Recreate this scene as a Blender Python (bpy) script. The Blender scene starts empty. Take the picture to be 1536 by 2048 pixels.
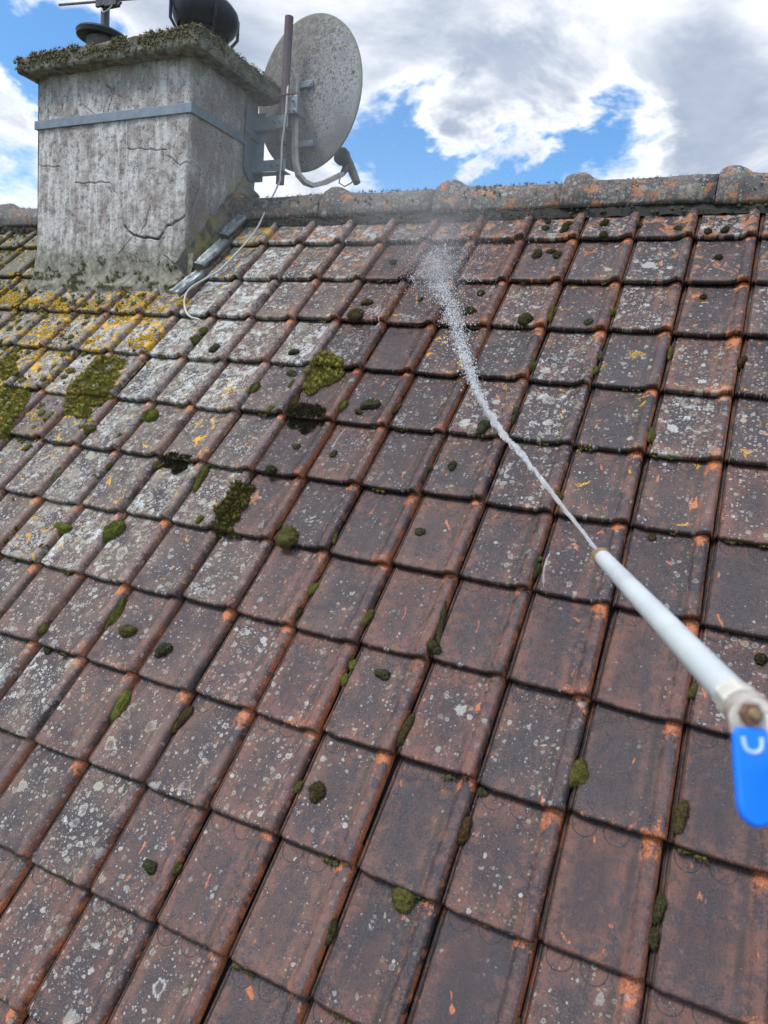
import bpy, bmesh, math, random
import numpy as np
from mathutils import Vector, Matrix, noise as mnoise

# ------------------------------------------------------------------ camera, sky, sun, exposure
sc = bpy.context.scene
col = sc.collection
cd = bpy.data.cameras.new('camera'); cam = bpy.data.objects.new('camera', cd); col.objects.link(cam)
CR = ((0.900039, -0.143643, 0.411456), (0.427523, 0.107789, -0.897555), (0.084577, 0.983742, 0.158425))
cam.matrix_world = Matrix.Translation((0.40883, -3.03978, -0.71876)) @ Matrix(CR).to_4x4()
cd.sensor_fit = 'VERTICAL'; cd.sensor_height = 36.0; cd.lens = 1407.31 / 2048 * 36.0
cd.clip_start = 0.02; cd.clip_end = 3000
cd.dof.use_dof = True; cd.dof.focus_distance = 2.5; cd.dof.aperture_fstop = 8.0
sc.camera = cam

SUN_EL, SUN_AZ = math.radians(58), math.radians(232)       # azimuth counted from +X towards +Y
sdir = Vector((math.cos(SUN_EL) * math.cos(SUN_AZ), math.cos(SUN_EL) * math.sin(SUN_AZ), math.sin(SUN_EL)))
sl = bpy.data.lights.new('sun', 'SUN'); sl.energy = 1.5; sl.angle = math.radians(18); sl.color = (1.0, 0.96, 0.90)
so = bpy.data.objects.new('sun', sl); col.objects.link(so)
so.rotation_euler = sdir.to_track_quat('Z', 'Y').to_euler()
sc.view_settings.view_transform = 'Standard'; sc.view_settings.look = 'None'
sc.view_settings.gamma = 1.0; sc.view_settings.use_curve_mapping = False
sc.view_settings.exposure = 0.90
sc.cycles.max_bounces = 5; sc.cycles.volume_bounces = 1; sc.cycles.diffuse_bounces = 2; sc.cycles.glossy_bounces = 2; sc.cycles.transmission_bounces = 4; sc.cycles.transparent_max_bounces = 6
sc.cycles.use_adaptive_sampling = True; sc.cycles.adaptive_threshold = 0.02


class NT:
    """small helper to write node trees"""
    def __init__(s, tree): s.t = tree; s.n = tree.nodes; s.l = tree.links
    def new(s, typ, **k):
        n = s.n.new(typ)
        for a, b in k.items(): setattr(n, a, b)
        return n
    def put(s, sock, v):
        if isinstance(v, bpy.types.NodeSocket): s.l.new(v, sock)
        elif v is not None:
            if sock.type == 'RGBA' and not hasattr(v, '__len__'): v = (v, v, v, 1)
            elif sock.type == 'RGBA' and len(v) == 3: v = (*v, 1)
            sock.default_value = v
    def m(s, op, a, b=None, c=None, clamp=False):
        n = s.new('ShaderNodeMath', operation=op, use_clamp=clamp)
        s.put(n.inputs[0], a); s.put(n.inputs[1], b); s.put(n.inputs[2], c)
        return n.outputs[0]
    def v(s, op, a, b=None, scale=None):
        n = s.new('ShaderNodeVectorMath', operation=op)
        s.put(n.inputs[0], a); s.put(n.inputs[1], b)
        if scale is not None: s.put(n.inputs['Scale'], scale)
        return n.outputs['Value'] if op in ('DOT_PRODUCT', 'LENGTH', 'DISTANCE') else n.outputs[0]
    def mix(s, f, a, b, blend='MIX'):
        n = s.new('ShaderNodeMix', data_type='RGBA', blend_type=blend, clamp_factor=True)
        s.put(n.inputs[0], f); s.put(n.inputs[6], a); s.put(n.inputs[7], b)
        return n.outputs[2]
    def noise(s, vec, scale, detail=4, rough=0.55, dist=0.0, color=False):
        n = s.new('ShaderNodeTexNoise'); s.put(n.inputs['Vector'], vec)
        n.inputs['Scale'].default_value = scale; n.inputs['Detail'].default_value = detail
        n.inputs['Roughness'].default_value = rough; n.inputs['Distortion'].default_value = dist
        return n.outputs['Color' if color else 0]
    def voro(s, vec, scale, feature='F1', dim='3D', rnd=1.0, out='Distance'):
        n = s.new('ShaderNodeTexVoronoi', feature=feature, voronoi_dimensions=dim)
        s.put(n.inputs['Vector'], vec); n.inputs['Scale'].default_value = scale
        n.inputs['Randomness'].default_value = rnd
        return n.outputs[out]
    def noise2(s, vec, scale, detail=3, rough=0.55, dist=0.0, color=False):
        n = s.new('ShaderNodeTexNoise', noise_dimensions='2D'); s.put(n.inputs['Vector'], vec)
        n.inputs['Scale'].default_value = scale; n.inputs['Detail'].default_value = detail
        n.inputs['Roughness'].default_value = rough; n.inputs['Distortion'].default_value = dist
        return n.outputs['Color' if color else 0]
    def voro2(s, vec, scale):
        o = s.voro(vec, scale, dim='2D'); return o, o.node.outputs['Color']
    def rng(s, x, a, b, c=0.0, d=1.0, smooth=True):
        n = s.new('ShaderNodeMapRange', interpolation_type='SMOOTHSTEP' if smooth else 'LINEAR')
        s.put(n.inputs[0], x); s.put(n.inputs[1], a); s.put(n.inputs[2], b); s.put(n.inputs[3], c); s.put(n.inputs[4], d)
        return n.outputs[0]
    def attr(s, name, kind='OBJECT'):
        n = s.new('ShaderNodeAttribute', attribute_type=kind, attribute_name=name)
        return n.outputs['Fac']
    def sep(s, vec):
        n = s.new('ShaderNodeSeparateXYZ'); s.put(n.inputs[0], vec); return n.outputs
    def comb(s, x, y, z):
        n = s.new('ShaderNodeCombineXYZ'); s.put(n.inputs[0], x); s.put(n.inputs[1], y); s.put(n.inputs[2], z); return n.outputs[0]
    def bump(s, h, strength, dist, normal=None):
        n = s.new('ShaderNodeBump'); n.inputs['Strength'].default_value = strength
        n.inputs['Distance'].default_value = dist; s.put(n.inputs['Height'], h); s.put(n.inputs['Normal'], normal)
        return n.outputs[0]


# ---- world: clear Nishita sky with broken cumulus, laid out over the whole dome
w = bpy.data.worlds.new('World'); sc.world = w; w.use_nodes = True
w.cycles.sampling_method = 'MANUAL'; w.cycles.sample_map_resolution = 256
W_ = NT(w.node_tree); W_.n.clear()
sky = W_.new('ShaderNodeTexSky', sky_type='NISHITA', sun_disc=False)
sky.sun_elevation = SUN_EL; sky.sun_rotation = math.radians(90) - SUN_AZ
sky.air_density = 1.3; sky.dust_density = 0.3; sky.ozone_density = 2.5
gd = W_.v('NORMALIZE', W_.new('ShaderNodeTexCoord').outputs['Generated'])
gx, gy, gz = W_.sep(gd)
zz = W_.m('ADD', W_.m('MAXIMUM', gz, 0.0), 0.28)
cp = W_.comb(W_.m('DIVIDE', gx, zz), W_.m('DIVIDE', gy, zz), 0.37)
n1 = W_.noise2(cp, 1.55, 7, 0.60, 0.35)
n2 = W_.noise2(W_.v('ADD', cp, (3.1, 7.7, 0.4)), 1.3, 4, 0.55, 0.3)
nw = W_.noise2(cp, 3.2, 5, 0.62, 0.2, color=True)
gdw = W_.v('ADD', gd, W_.v('SCALE', W_.v('SUBTRACT', nw, (0.5, 0.5, 0.5)), scale=0.20))
dens = n1
BLOBS = [  # direction, radius, weight (negative: open blue, positive: cloud)
    ((-0.444, 0.840, 0.312), 0.085, -0.55), ((-0.400, 0.868, 0.290), 0.06, -0.40), ((-0.310, 0.905, 0.288), 0.07, -0.40),
    ((-0.225, 0.925, 0.305), 0.065, -0.38), ((-0.180, 0.922, 0.335), 0.05, -0.36), ((-0.115, 0.938, 0.322), 0.05, -0.34),
    ((-0.755, 0.560, 0.346), 0.055, -0.50), ((-0.712, 0.597, 0.352), 0.050, -0.42),
    ((-0.362, 0.866, 0.348), 0.055, 0.30), ((-0.268, 0.886, 0.379), 0.085, 0.34), ((-0.106, 0.905, 0.413), 0.16, 0.24), ((-0.555, 0.725, 0.407), 0.20, 0.26),
    ((-0.295, 0.852, 0.433), 0.13, 0.26), ((-0.485, 0.832, 0.268), 0.055, 0.34), ((-0.77, 0.587, 0.24), 0.12, 0.08), ((-0.02, 0.93, 0.363), 0.09, 0.24), ((-0.40, 0.82, 0.41), 0.12, 0.26)]
for d, r, wt in BLOBS:
    dist = W_.v('DISTANCE', gdw, tuple(Vector(d).normalized()))
    dens = W_.m('ADD', dens, W_.rng(dist, 0.0, r * 1.35, wt * (0.86 if wt < 0 else 1.0), 0.0))
cover = W_.m('POWER', W_.rng(W_.m('ADD', dens, W_.m('MULTIPLY', W_.m('SUBTRACT', W_.noise2(cp, 7.0, 5, 0.65, 0.3), 0.5), 0.50)), 0.30, 0.64), 1.0)
thick = W_.rng(W_.m('ADD', W_.m('MULTIPLY', dens, 0.85), W_.m('MULTIPLY', n2, 0.5)), 0.66, 1.02)
ccol = W_.mix(thick, (0.90, 0.92, 0.96), (0.33, 0.39, 0.50))
det = W_.noise2(cp, 6.0, 4, 0.6)
ccol = W_.mix(W_.rng(det, 0.40, 0.72), ccol, W_.mix(0.30, ccol, (0.52, 0.57, 0.66)))
bg1 = W_.new('ShaderNodeBackground'); W_.put(bg1.inputs[0], W_.mix(1.0, sky.outputs[0], (0.62, 0.92, 1.18), 'MULTIPLY')); bg1.inputs[1].default_value = 0.086
bg2 = W_.new('ShaderNodeBackground'); W_.put(bg2.inputs[0], ccol); bg2.inputs[1].default_value = 0.71
mx = W_.new('ShaderNodeMixShader'); W_.put(mx.inputs[0], cover)
W_.l.new(bg1.outputs[0], mx.inputs[1]); W_.l.new(bg2.outputs[0], mx.inputs[2])
wo = W_.new('ShaderNodeOutputWorld'); W_.l.new(mx.outputs[0], wo.inputs[0])

# ------------------------------------------------------------------ constants of the roof
PITCH = math.radians(47.5)
TW, TA = 0.22, 0.27403                 # cover width and exposed length of one tile
UP = Vector((0, math.cos(PITCH), math.sin(PITCH))); NRM = Vector((0, -math.sin(PITCH), math.cos(PITCH)))
def on_roof(u, v, h=0.0): return Vector((u, 0, 0)) + UP * v + NRM * h
RY, RZ, RR = 0.225, 0.163, 0.114       # ridge axis and cap radius
RIDGE_V = RY / math.cos(PITCH)
CHX0, CHX1, CHY0, CHY1, CHZ = -3.135, -2.085, -0.204, 0.325, 0.812
rnd = random.Random(7)


# ------------------------------------------------------------------ helpers
class MB:
    def __init__(s): s.v = []; s.f = []; s.uv = None; s.smooth = []
    def quad(s, *p):
        i = len(s.v); s.v += [tuple(q) for q in p]; s.f.append(tuple(range(i, i + len(p))))
    def box(s, lo, hi, mat=None):
        i = len(s.v)
        P = [Vector((x, y, z)) for x in (lo[0], hi[0]) for y in (lo[1], hi[1]) for z in (lo[2], hi[2])]
        if mat is not None: P = [mat @ q for q in P]
        s.v += [tuple(q) for q in P]
        for a in ((0, 1, 3, 2), (4, 6, 7, 5), (0, 4, 5, 1), (2, 3, 7, 6), (0, 2, 6, 4), (1, 5, 7, 3)): s.f.append(tuple(i + k for k in a))
        return s
    def tube(s, pts, rad, seg=12, caps=True):
        pts = [Vector(p) for p in pts]; n = len(pts)
        rad = [rad] * n if not hasattr(rad, '__len__') else rad
        i0 = len(s.v); prev = None
        for k, p in enumerate(pts):
            t = (pts[min(k + 1, n - 1)] - pts[max(k - 1, 0)]).normalized()
            if prev is None:
                a = t.orthogonal().normalized()
            else:
                a = (prev - t * prev.dot(t)).normalized()
            prev = a; b = t.cross(a)
            for j in range(seg):
                an = 2 * math.pi * j / seg
                s.v.append(tuple(p + (a * math.cos(an) + b * math.sin(an)) * rad[k]))
        for k in range(n - 1):
            for j in range(seg):
                s.f.append((i0 + k * seg + j, i0 + k * seg + (j + 1) % seg, i0 + (k + 1) * seg + (j + 1) % seg, i0 + (k + 1) * seg + j))
        if caps:
            s.f.append(tuple(i0 + j for j in range(seg))[::-1]); s.f.append(tuple(i0 + (n - 1) * seg + j for j in range(seg)))
        return s
    def lathe(s, prof, mat=None, seg=32):
        i0 = len(s.v); n = len(prof)
        for r, z in prof:
            for j in range(seg):
                an = 2 * math.pi * j / seg; q = Vector((r * math.cos(an), r * math.sin(an), z))
                s.v.append(tuple(mat @ q if mat is not None else q))
        for k in range(n - 1):
            for j in range(seg):
                s.f.append((i0 + k * seg + j, i0 + k * seg + (j + 1) % seg, i0 + (k + 1) * seg + (j + 1) % seg, i0 + (k + 1) * seg + j))
        return s
    def mesh(s, name, mat=None, smooth=True, angle=35):
        me = bpy.data.meshes.new(name); me.from_pydata(s.v, [], s.f); me.validate()
        bm = bmesh.new(); bm.from_mesh(me); bmesh.ops.recalc_face_normals(bm, faces=bm.faces)
        for fc in bm.faces: fc.smooth = smooth
        for e in bm.edges:
            if len(e.link_faces) == 2 and e.calc_face_angle(0) > math.radians(angle): e.smooth = False
        bm.to_mesh(me); bm.free()
        if mat: me.materials.append(mat)
        return me
def obj(name, me, parent=None, loc=None, **props):
    o = bpy.data.objects.new(name, me); col.objects.link(o)
    if parent is not None: o.parent = parent
    if loc is not None: o.location = loc
    for k, v in props.items(): o[k] = v
    return o
def thing(name, label, cat, group=None, loc=(0, 0, 0)):
    o = bpy.data.objects.new(name, None); col.objects.link(o); o.location = loc; o.empty_display_size = 0.1
    o['label'] = label; o['category'] = cat
    if group: o['group'] = group
    return o
def bevel(o, width, seg=2):
    m = o.modifiers.new('bevel', 'BEVEL'); m.width = width; m.segments = seg; m.limit_method = 'ANGLE'; m.angle_limit = math.radians(40)
    return o
def material(name):
    m = bpy.data.materials.new(name); m.use_nodes = True
    n = NT(m.node_tree); b = n.n['Principled BSDF']
    return m, n, b
def simple(name, color, rough=0.6, metal=0.0, var=0.25, scale=30, bump=0.2, dirt=None, spec=0.5):
    m, n, b = material(name)
    P = n.new('ShaderNodeTexCoord').outputs['Object']
    nz = n.noise(P, scale, 6, 0.6)
    c2 = tuple(max(0, c * (1 - var)) for c in color); c3 = tuple(min(1, c * (1 + var)) for c in color)
    c = n.mix(n.rng(nz, 0.3, 0.7), c2, c3)
    if dirt:
        dn = n.noise(P, scale * 0.45, 8, 0.65)
        c = n.mix(n.m('MULTIPLY', n.rng(dn, 0.50, 0.66), dirt[1]), c, dirt[0])
    n.put(b.inputs['Base Color'], c)
    n.put(b.inputs['Roughness'], n.rng(nz, 0.2, 0.8, rough * 0.8, min(1, rough * 1.15)))
    b.inputs['Metallic'].default_value = metal
    b.inputs['Specular IOR Level'].default_value = spec
    if bump: n.put(b.inputs['Normal'], n.bump(n.noise(P, scale * 4, 4, 0.6), bump, 0.002))
    return m
def fbm(x, y, z=0.0, o=4): return mnoise.fractal((x, y, z), 1.0, 2.0, o)


# ------------------------------------------------------------------ tile material
def tile_material(name, ridge=False):
    m, n, b = material(name)
    rv = n.new('ShaderNodeObjectInfo').outputs['Random']
    # unrolled coordinates of the tile's face, shifted per tile so that no growth runs on over a joint
    fu = n.sep(n.new('ShaderNodeUVMap', uv_map='flat').outputs[0])
    uu = n.m('ADD', fu[0], n.m('MULTIPLY', rv, 37.0)); vv = n.m('ADD', fu[1], n.m('MULTIPLY', rv, 53.0))
    flat = n.comb(uu, vv, 0.0)
    uvn = n.new('ShaderNodeUVMap', uv_map='tile').outputs[0]
    tu, tv, _ = n.sep(uvn)
    A = {k: n.attr(k) for k in ('lichen', 'film', 'yellow', 'clay', 'green', 'rusty', 'wet')}
    low = n.noise2(flat, 9, 3, 0.6)
    mid = n.noise2(flat, 38, 4, 0.65)
    fine = n.noise2(flat, 210, 3, 0.7)
    lowc = n.noise2(flat, 16, 5, 0.68, 0.6)
    # fired clay with a dark weathered skin
    dark = n.mix(n.rng(rv, 0, 1, smooth=False), (0.040, 0.033, 0.039), (0.070, 0.051, 0.055))
    c = n.mix(n.rng(n.m('ADD', low, n.m('MULTIPLY', n.m('SUBTRACT', A['clay'], 0.5), 0.22)), 0.36, 0.66), dark, (0.128, 0.070, 0.062))
    reddish = n.m('MULTIPLY', n.rng(n.m('ADD', n.m('MULTIPLY', mid, 0.6), n.m('MULTIPLY', low, 0.55)), 0.54, 0.70), A['clay'])
    reddish = n.m('MULTIPLY', reddish, n.rng(A['film'], 0.2, 0.8, 1.0, 0.35))
    c = n.mix(n.m('MULTIPLY', reddish, 0.85), c, (0.260, 0.108, 0.070))
    # dark run-off staining down the pan
    st = n.noise2(n.comb(n.m('MULTIPLY', uu, 26), n.m('MULTIPLY', vv, 5), 0), 1.0, 3, 0.6)
    c = n.mix(n.m('MULTIPLY', n.rng(st, 0.48, 0.66), 0.62), c, (0.046, 0.042, 0.050))
    c = n.mix(n.m('MULTIPLY', n.rng(fine, 0.52, 0.70), 0.30), c, (0.23, 0.185, 0.175))
    c = n.mix(n.m('MULTIPLY', n.rng(fine, 0.48, 0.34), 0.50), c, (0.036, 0.031, 0.033))
    if not ridge:
        # soot and algae settle in the middle of the pan, its rims stay brick red
        pan = n.m('MULTIPLY', n.m('MULTIPLY', n.rng(tu, 0.08, 0.30), n.rng(tu, 0.70, 0.48)), n.m('MULTIPLY', n.rng(tv, 0.02, 0.28), n.rng(tv, 0.98, 0.70)))
        rim = n.m('MULTIPLY', n.m('SUBTRACT', 1.0, pan), n.rng(n.m('ADD', mid, n.m('MULTIPLY', n.m('SUBTRACT', A['clay'], 0.5), 0.25)), 0.46, 0.66))
        c = n.mix(n.m('MULTIPLY', rim, n.rng(A['film'], 0.0, 0.6, 0.60, 0.30)), c, (0.205, 0.098, 0.074))
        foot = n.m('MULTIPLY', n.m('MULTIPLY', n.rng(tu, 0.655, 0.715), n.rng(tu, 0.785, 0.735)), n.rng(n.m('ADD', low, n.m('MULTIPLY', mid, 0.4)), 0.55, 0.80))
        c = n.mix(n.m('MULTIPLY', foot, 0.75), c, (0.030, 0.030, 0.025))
        c = n.mix(n.m('MULTIPLY', n.rng(n.m('ADD', tv, n.m('MULTIPLY', mid, 0.04)), 0.045, 0.020), 0.6), c, (0.055, 0.036, 0.032))
        c = n.mix(n.m('MULTIPLY', n.m('MULTIPLY', pan, n.rng(low, 0.34, 0.56)), 0.62), c, (0.042, 0.036, 0.042))
        # bare orange clay where the skin is worn off: head of the roll, nose, edges of the seam
        roll = n.m('MULTIPLY', n.rng(tu, 0.745, 0.80), n.rng(tu, 1.0, 0.96))
        r2 = n.m('FRACT', n.m('MULTIPLY', rv, 17.3)); r3 = n.m('FRACT', n.m('MULTIPLY', rv, 41.7)); r4 = n.m('FRACT', n.m('MULTIPLY', rv, 71.9))
        head = n.m('MULTIPLY', n.m('MULTIPLY', n.rng(tu, 0.745, 0.80), n.rng(tu, 1.0, 0.97)), n.rng(n.m('ADD', tv, n.m('MULTIPLY', n.m('SUBTRACT', mid, 0.5), 0.55)), n.rng(r3, 0, 1, 0.97, 0.80), n.rng(r3, 0, 1, 1.00, 0.96)))
        head = n.m('MULTIPLY', head, n.rng(r2, 0.15, 0.40))
        nose = n.m('MULTIPLY', n.rng(n.m('ADD', tv, n.m('MULTIPLY', n.m('SUBTRACT', mid, 0.5), 0.6)), 0.15, 0.02), n.rng(n.m('ADD', tu, n.m('MULTIPLY', n.m('SUBTRACT', lowc, 0.5), 3.0)), 0.75, 1.15))
        nose = n.m('MULTIPLY', nose, n.rng(r4, 0.45, 0.80))
        side = n.m('MULTIPLY', n.rng(tu, 0.940, 0.972), n.m('MULTIPLY', n.rng(n.m('ADD', lowc, n.m('MULTIPLY', r4, 0.30)), 0.54, 0.68), n.rng(A['film'], 0.1, 0.6, 1.0, 0.25)))
        orange = n.m('MAXIMUM', n.m('MAXIMUM', head, nose), side)
        chip = n.m('MULTIPLY', n.rng(n.noise2(n.v('MULTIPLY', flat, (1.0, 0.5, 1.0)), 27, 2, 0.5, 0.4), 0.755, 0.77), n.rng(A['film'], 0.5, 0.15))
        orange = n.m('MAXIMUM', orange, chip)
        # in lichen country the whole roll stays pinkish clay
        rollp = n.m('MULTIPLY', n.m('MULTIPLY', roll, A['film']), n.rng(n.m('ADD', low, n.m('MULTIPLY', n.m('SUBTRACT', r2, 0.5), 0.3)), 0.34, 0.60, 0.0, 0.9))
        c = n.mix(n.m('MULTIPLY', rollp, 0.75), c, n.mix(low, (0.165, 0.118, 0.112), (0.315, 0.205, 0.175)))
        oc = n.mix(n.rng(fine, 0.35, 0.7), (0.50, 0.140, 0.045), (0.70, 0.25, 0.10))
        c = n.mix(n.m('MULTIPLY', orange, n.rng(n.m('ADD', n.m('MULTIPLY', fine, 0.5), n.m('MULTIPLY', mid, 0.5)), 0.36, 0.54, 0.30, 0.95)), c, oc)
        notroll = n.m('SUBTRACT', 1.0, n.m('MULTIPLY', roll, 0.75))
    else:
        notroll = 1.0
    # greyish-beige film of crustose growth
    fm = n.m('MULTIPLY', n.m('MULTIPLY', A['film'], notroll), n.rng(n.m('ADD', n.m('MULTIPLY', mid, 0.5), n.m('MULTIPLY', low, 0.5)), 0.38, 0.58))
    c = n.mix(n.m('MULTIPLY', fm, 0.55), c, n.mix(n.rng(fine, 0.35, 0.65), (0.140, 0.120, 0.105), (0.290, 0.265, 0.220)))
    # pale lichen discs and rings, several sizes
    warp = n.v('ADD', flat, n.v('SCALE', n.v('SUBTRACT', n.noise2(flat, 90, 2, 0.6, color=True), (0.5, 0.5, 0.5)), scale=0.007))
    spots = None
    bias = n.m('ADD', n.m('MULTIPLY', A['lichen'], 0.75), n.m('MULTIPLY', n.m('SUBTRACT', lowc, 0.5), 1.1))
    for sc_, off, lo, hi, rad, ring in ((11, 1.7, 1.12, 1.60, 0.40, 0.93), (21, 0.0, 1.04, 1.65, 0.46, 0.75), (40, 3.3, 0.86, 1.55, 0.46, 0.65), (76, 7.7, 0.86, 1.55, 0.46, 0.3), (150, 5.1, 1.02, 1.6, 0.44, 0.0)):
        d, cc = n.voro2(n.v('ADD', warp, (off, off * 0.7, 0)), sc_); cc = n.sep(cc)
        lim = n.rng(n.m('ADD', cc[0], bias), lo, hi, 0.0, rad, smooth=False)
        ins = n.m('MULTIPLY', n.rng(n.m('SUBTRACT', lim, d), 0.0, 0.04), n.rng(lim, 0.05, 0.09))
        if ring:
            ins = n.m('MULTIPLY', ins, n.m('SUBTRACT', 1.0, n.m('MULTIPLY', n.rng(n.m('DIVIDE', d, n.m('ADD', lim, 0.001)), 0.35, 0.75, ring, 0.0), n.rng(cc[1], 0.35, 0.5))))
        ins = n.m('MULTIPLY', ins, n.rng(cc[2], 0.0, 1.0, 0.40, 0.95))
        spots = ins if spots is None else n.m('MAXIMUM', spots, ins)
    if not ridge: spots = n.m('MULTIPLY', spots, n.m('SUBTRACT', 1.0, n.m('MULTIPLY', roll, 0.45)))
    lc = n.mix(n.rng(low, 0.40, 0.60), (0.58, 0.58, 0.55), (0.46, 0.435, 0.35))
    lc = n.mix(n.rng(fine, 0.30, 0.65), n.mix(0.45, lc, (0.10, 0.09, 0.08)), lc)
    c = n.mix(n.m('MULTIPLY', spots, 0.92), c, lc)
    # foliose crust sheets, bluish white
    sheet = n.m('MULTIPLY', n.rng(n.m('ADD', n.m('ADD', n.m('MULTIPLY', lowc, 0.75), n.m('MULTIPLY', mid, 0.3)), n.m('MULTIPLY', n.m('SUBTRACT', A['lichen'], 0.6), 0.26)), 0.655, 0.680), n.rng(n.m('ADD', fine, n.m('MULTIPLY', n.m('SUBTRACT', mid, 0.5), 0.6)), 0.43, 0.50))
    sheet = n.m('MULTIPLY', n.m('MULTIPLY', sheet, n.rng(A['lichen'], 0.45, 0.7)), notroll)
    c = n.mix(n.m('MULTIPLY', sheet, 0.95), c, (0.55, 0.565, 0.55))
    # yellow-orange lichen
    yn = n.noise2(n.v('ADD', flat, (11.3, 4.1, 0)), 17, 5, 0.68, 0.5)
    ym = n.rng(n.m('ADD', yn, n.m('MULTIPLY', A['yellow'], 0.34)), 0.690, 0.720)
    ym = n.m('MULTIPLY', n.m('MULTIPLY', ym, n.rng(fine, 0.36, 0.50, 0.30, 1.0)), n.rng(A['yellow'], 0.0, 0.06))
    yc = n.mix(n.rng(mid, 0.35, 0.65), (0.58, 0.31, 0.018), (0.80, 0.45, 0.045))
    yc = n.mix(n.rng(A['green'], 0.15, 0.8), yc, n.mix(0.5, yc, (0.30, 0.29, 0.04)))
    rc = n.mix(n.rng(mid, 0.35, 0.65), (0.30, 0.125, 0.055), (0.46, 0.21, 0.10))
    c = n.mix(ym, c, n.mix(n.rng(A['rusty'], 0.3, 0.7), yc, rc))
    # green algae and moss film
    gm = n.m('MULTIPLY', n.rng(n.m('ADD', lowc, n.m('MULTIPLY', A['green'], 0.40)), 0.62, 0.76), n.rng(A['green'], 0.0, 0.1))
    c = n.mix(n.m('MULTIPLY', gm, 0.8), c, n.mix(n.rng(fine, 0.35, 0.65), (0.040, 0.046, 0.022), (0.120, 0.125, 0.055)))
    if not ridge:
        # two pressed half-circles under the head lap, grime caught in the interlock, and a darkened head end
        tx = n.m('MULTIPLY', tu, TW); ty = n.m('MULTIPLY', tv, TA)
        circ = None
        for cx in (0.045, 0.116):
            dd = n.v('DISTANCE', n.comb(tx, ty, 0), (cx, TA - 0.010, 0))
            g = n.rng(n.m('ABSOLUTE', n.m('SUBTRACT', dd, 0.0275)), 0.0018, 0.0008)
            circ = g if circ is None else n.m('MAXIMUM', circ, g)
        circ = n.m('MULTIPLY', circ, n.rng(A['film'], 0.55, 0.25, 0.15, 1.0))
        c = n.mix(n.m('MULTIPLY', circ, 0.9), c, (0.030, 0.026, 0.026))
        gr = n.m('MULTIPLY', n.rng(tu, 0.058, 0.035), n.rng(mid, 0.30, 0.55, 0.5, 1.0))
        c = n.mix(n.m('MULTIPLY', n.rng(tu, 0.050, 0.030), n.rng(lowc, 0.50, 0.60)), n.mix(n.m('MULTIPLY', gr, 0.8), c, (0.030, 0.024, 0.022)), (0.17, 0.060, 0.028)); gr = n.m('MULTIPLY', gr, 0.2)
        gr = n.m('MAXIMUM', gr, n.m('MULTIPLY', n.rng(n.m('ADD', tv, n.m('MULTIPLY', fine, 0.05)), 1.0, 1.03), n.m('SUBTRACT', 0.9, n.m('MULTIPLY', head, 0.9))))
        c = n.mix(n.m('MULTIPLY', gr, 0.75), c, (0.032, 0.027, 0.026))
    if ridge: c = n.mix(n.m('MULTIPLY', n.m('SUBTRACT', 1.0, ym), n.rng(mid, 0.3, 0.6, 0.15, 0.5)), c, n.mix(fine, (0.050, 0.055, 0.058), (0.150, 0.155, 0.148)))
    c = n.mix(n.m('MULTIPLY', n.rng(A['film'], 0.4, 0.05), 0.12), c, n.mix(1.0, c, (0.42, 0.36, 0.40), 'MULTIPLY'))
    wetm = n.m('MULTIPLY', A['wet'], n.rng(low, 0.30, 0.50, 0.55, 1.0))
    c = n.mix(n.m('MULTIPLY', wetm, 0.45), c, n.mix(1.0, c, (0.40, 0.36, 0.40), 'MULTIPLY'))
    n.put(b.inputs['Base Color'], c)
    ro = n.m('ADD', n.rng(A['film'], 0.0, 0.5, 0.0, 0.36), n.rng(mid, 0.3, 0.7, 0.20, 0.46))
    ro = n.m('MAXIMUM', ro, n.m('MULTIPLY', n.m('MAXIMUM', spots, n.m('MAXIMUM', ym, sheet)), 0.85))
    ro = n.m('MULTIPLY', ro, n.m('SUBTRACT', 1.0, n.m('MULTIPLY', wetm, 0.62)))
    n.put(b.inputs['Roughness'], ro); b.inputs['Specular IOR Level'].default_value = 0.42
    h = n.m('ADD', n.noise2(flat, 240, 3, 0.75), n.m('MULTIPLY', n.noise2(flat, 42, 3, 0.6), 1.1))
    n.put(b.inputs['Normal'], n.bump(h, 0.6, 0.0035))
    return m
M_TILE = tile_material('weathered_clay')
M_RIDGE = tile_material('weathered_ridge_clay', ridge=True)

# ------------------------------------------------------------------ ground, roof structure
gm = MB(); gm.quad((-900, -900, -7), (900, -900, -7), (900, 900, -7), (-900, 900, -7))
obj('ground', gm.mesh('ground', simple('garden_ground', (0.07, 0.09, 0.035), 0.9, scale=0.6, bump=0)), kind='structure')

roof = thing('tiled_roof', 'steep clay tile roof slope, dark red brown, with lichen and moss', 'roof')
M_DECK = simple('dark_underlay', (0.018, 0.015, 0.014), 0.9)
dk = MB()
VL = -3.9
p = [on_roof(-6.2, VL, -0.050), on_roof(2.2, VL, -0.050), on_roof(2.2, RIDGE_V, -0.050), on_roof(-6.2, RIDGE_V, -0.050)]
dk.quad(*p)
bk = [Vector((q.x, 2 * RY - q.y, q.z)) for q in p]
dk.quad(*bk[::-1])
obj('roof_deck', dk.mesh('roof_deck', M_DECK, smooth=False), roof)

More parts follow.
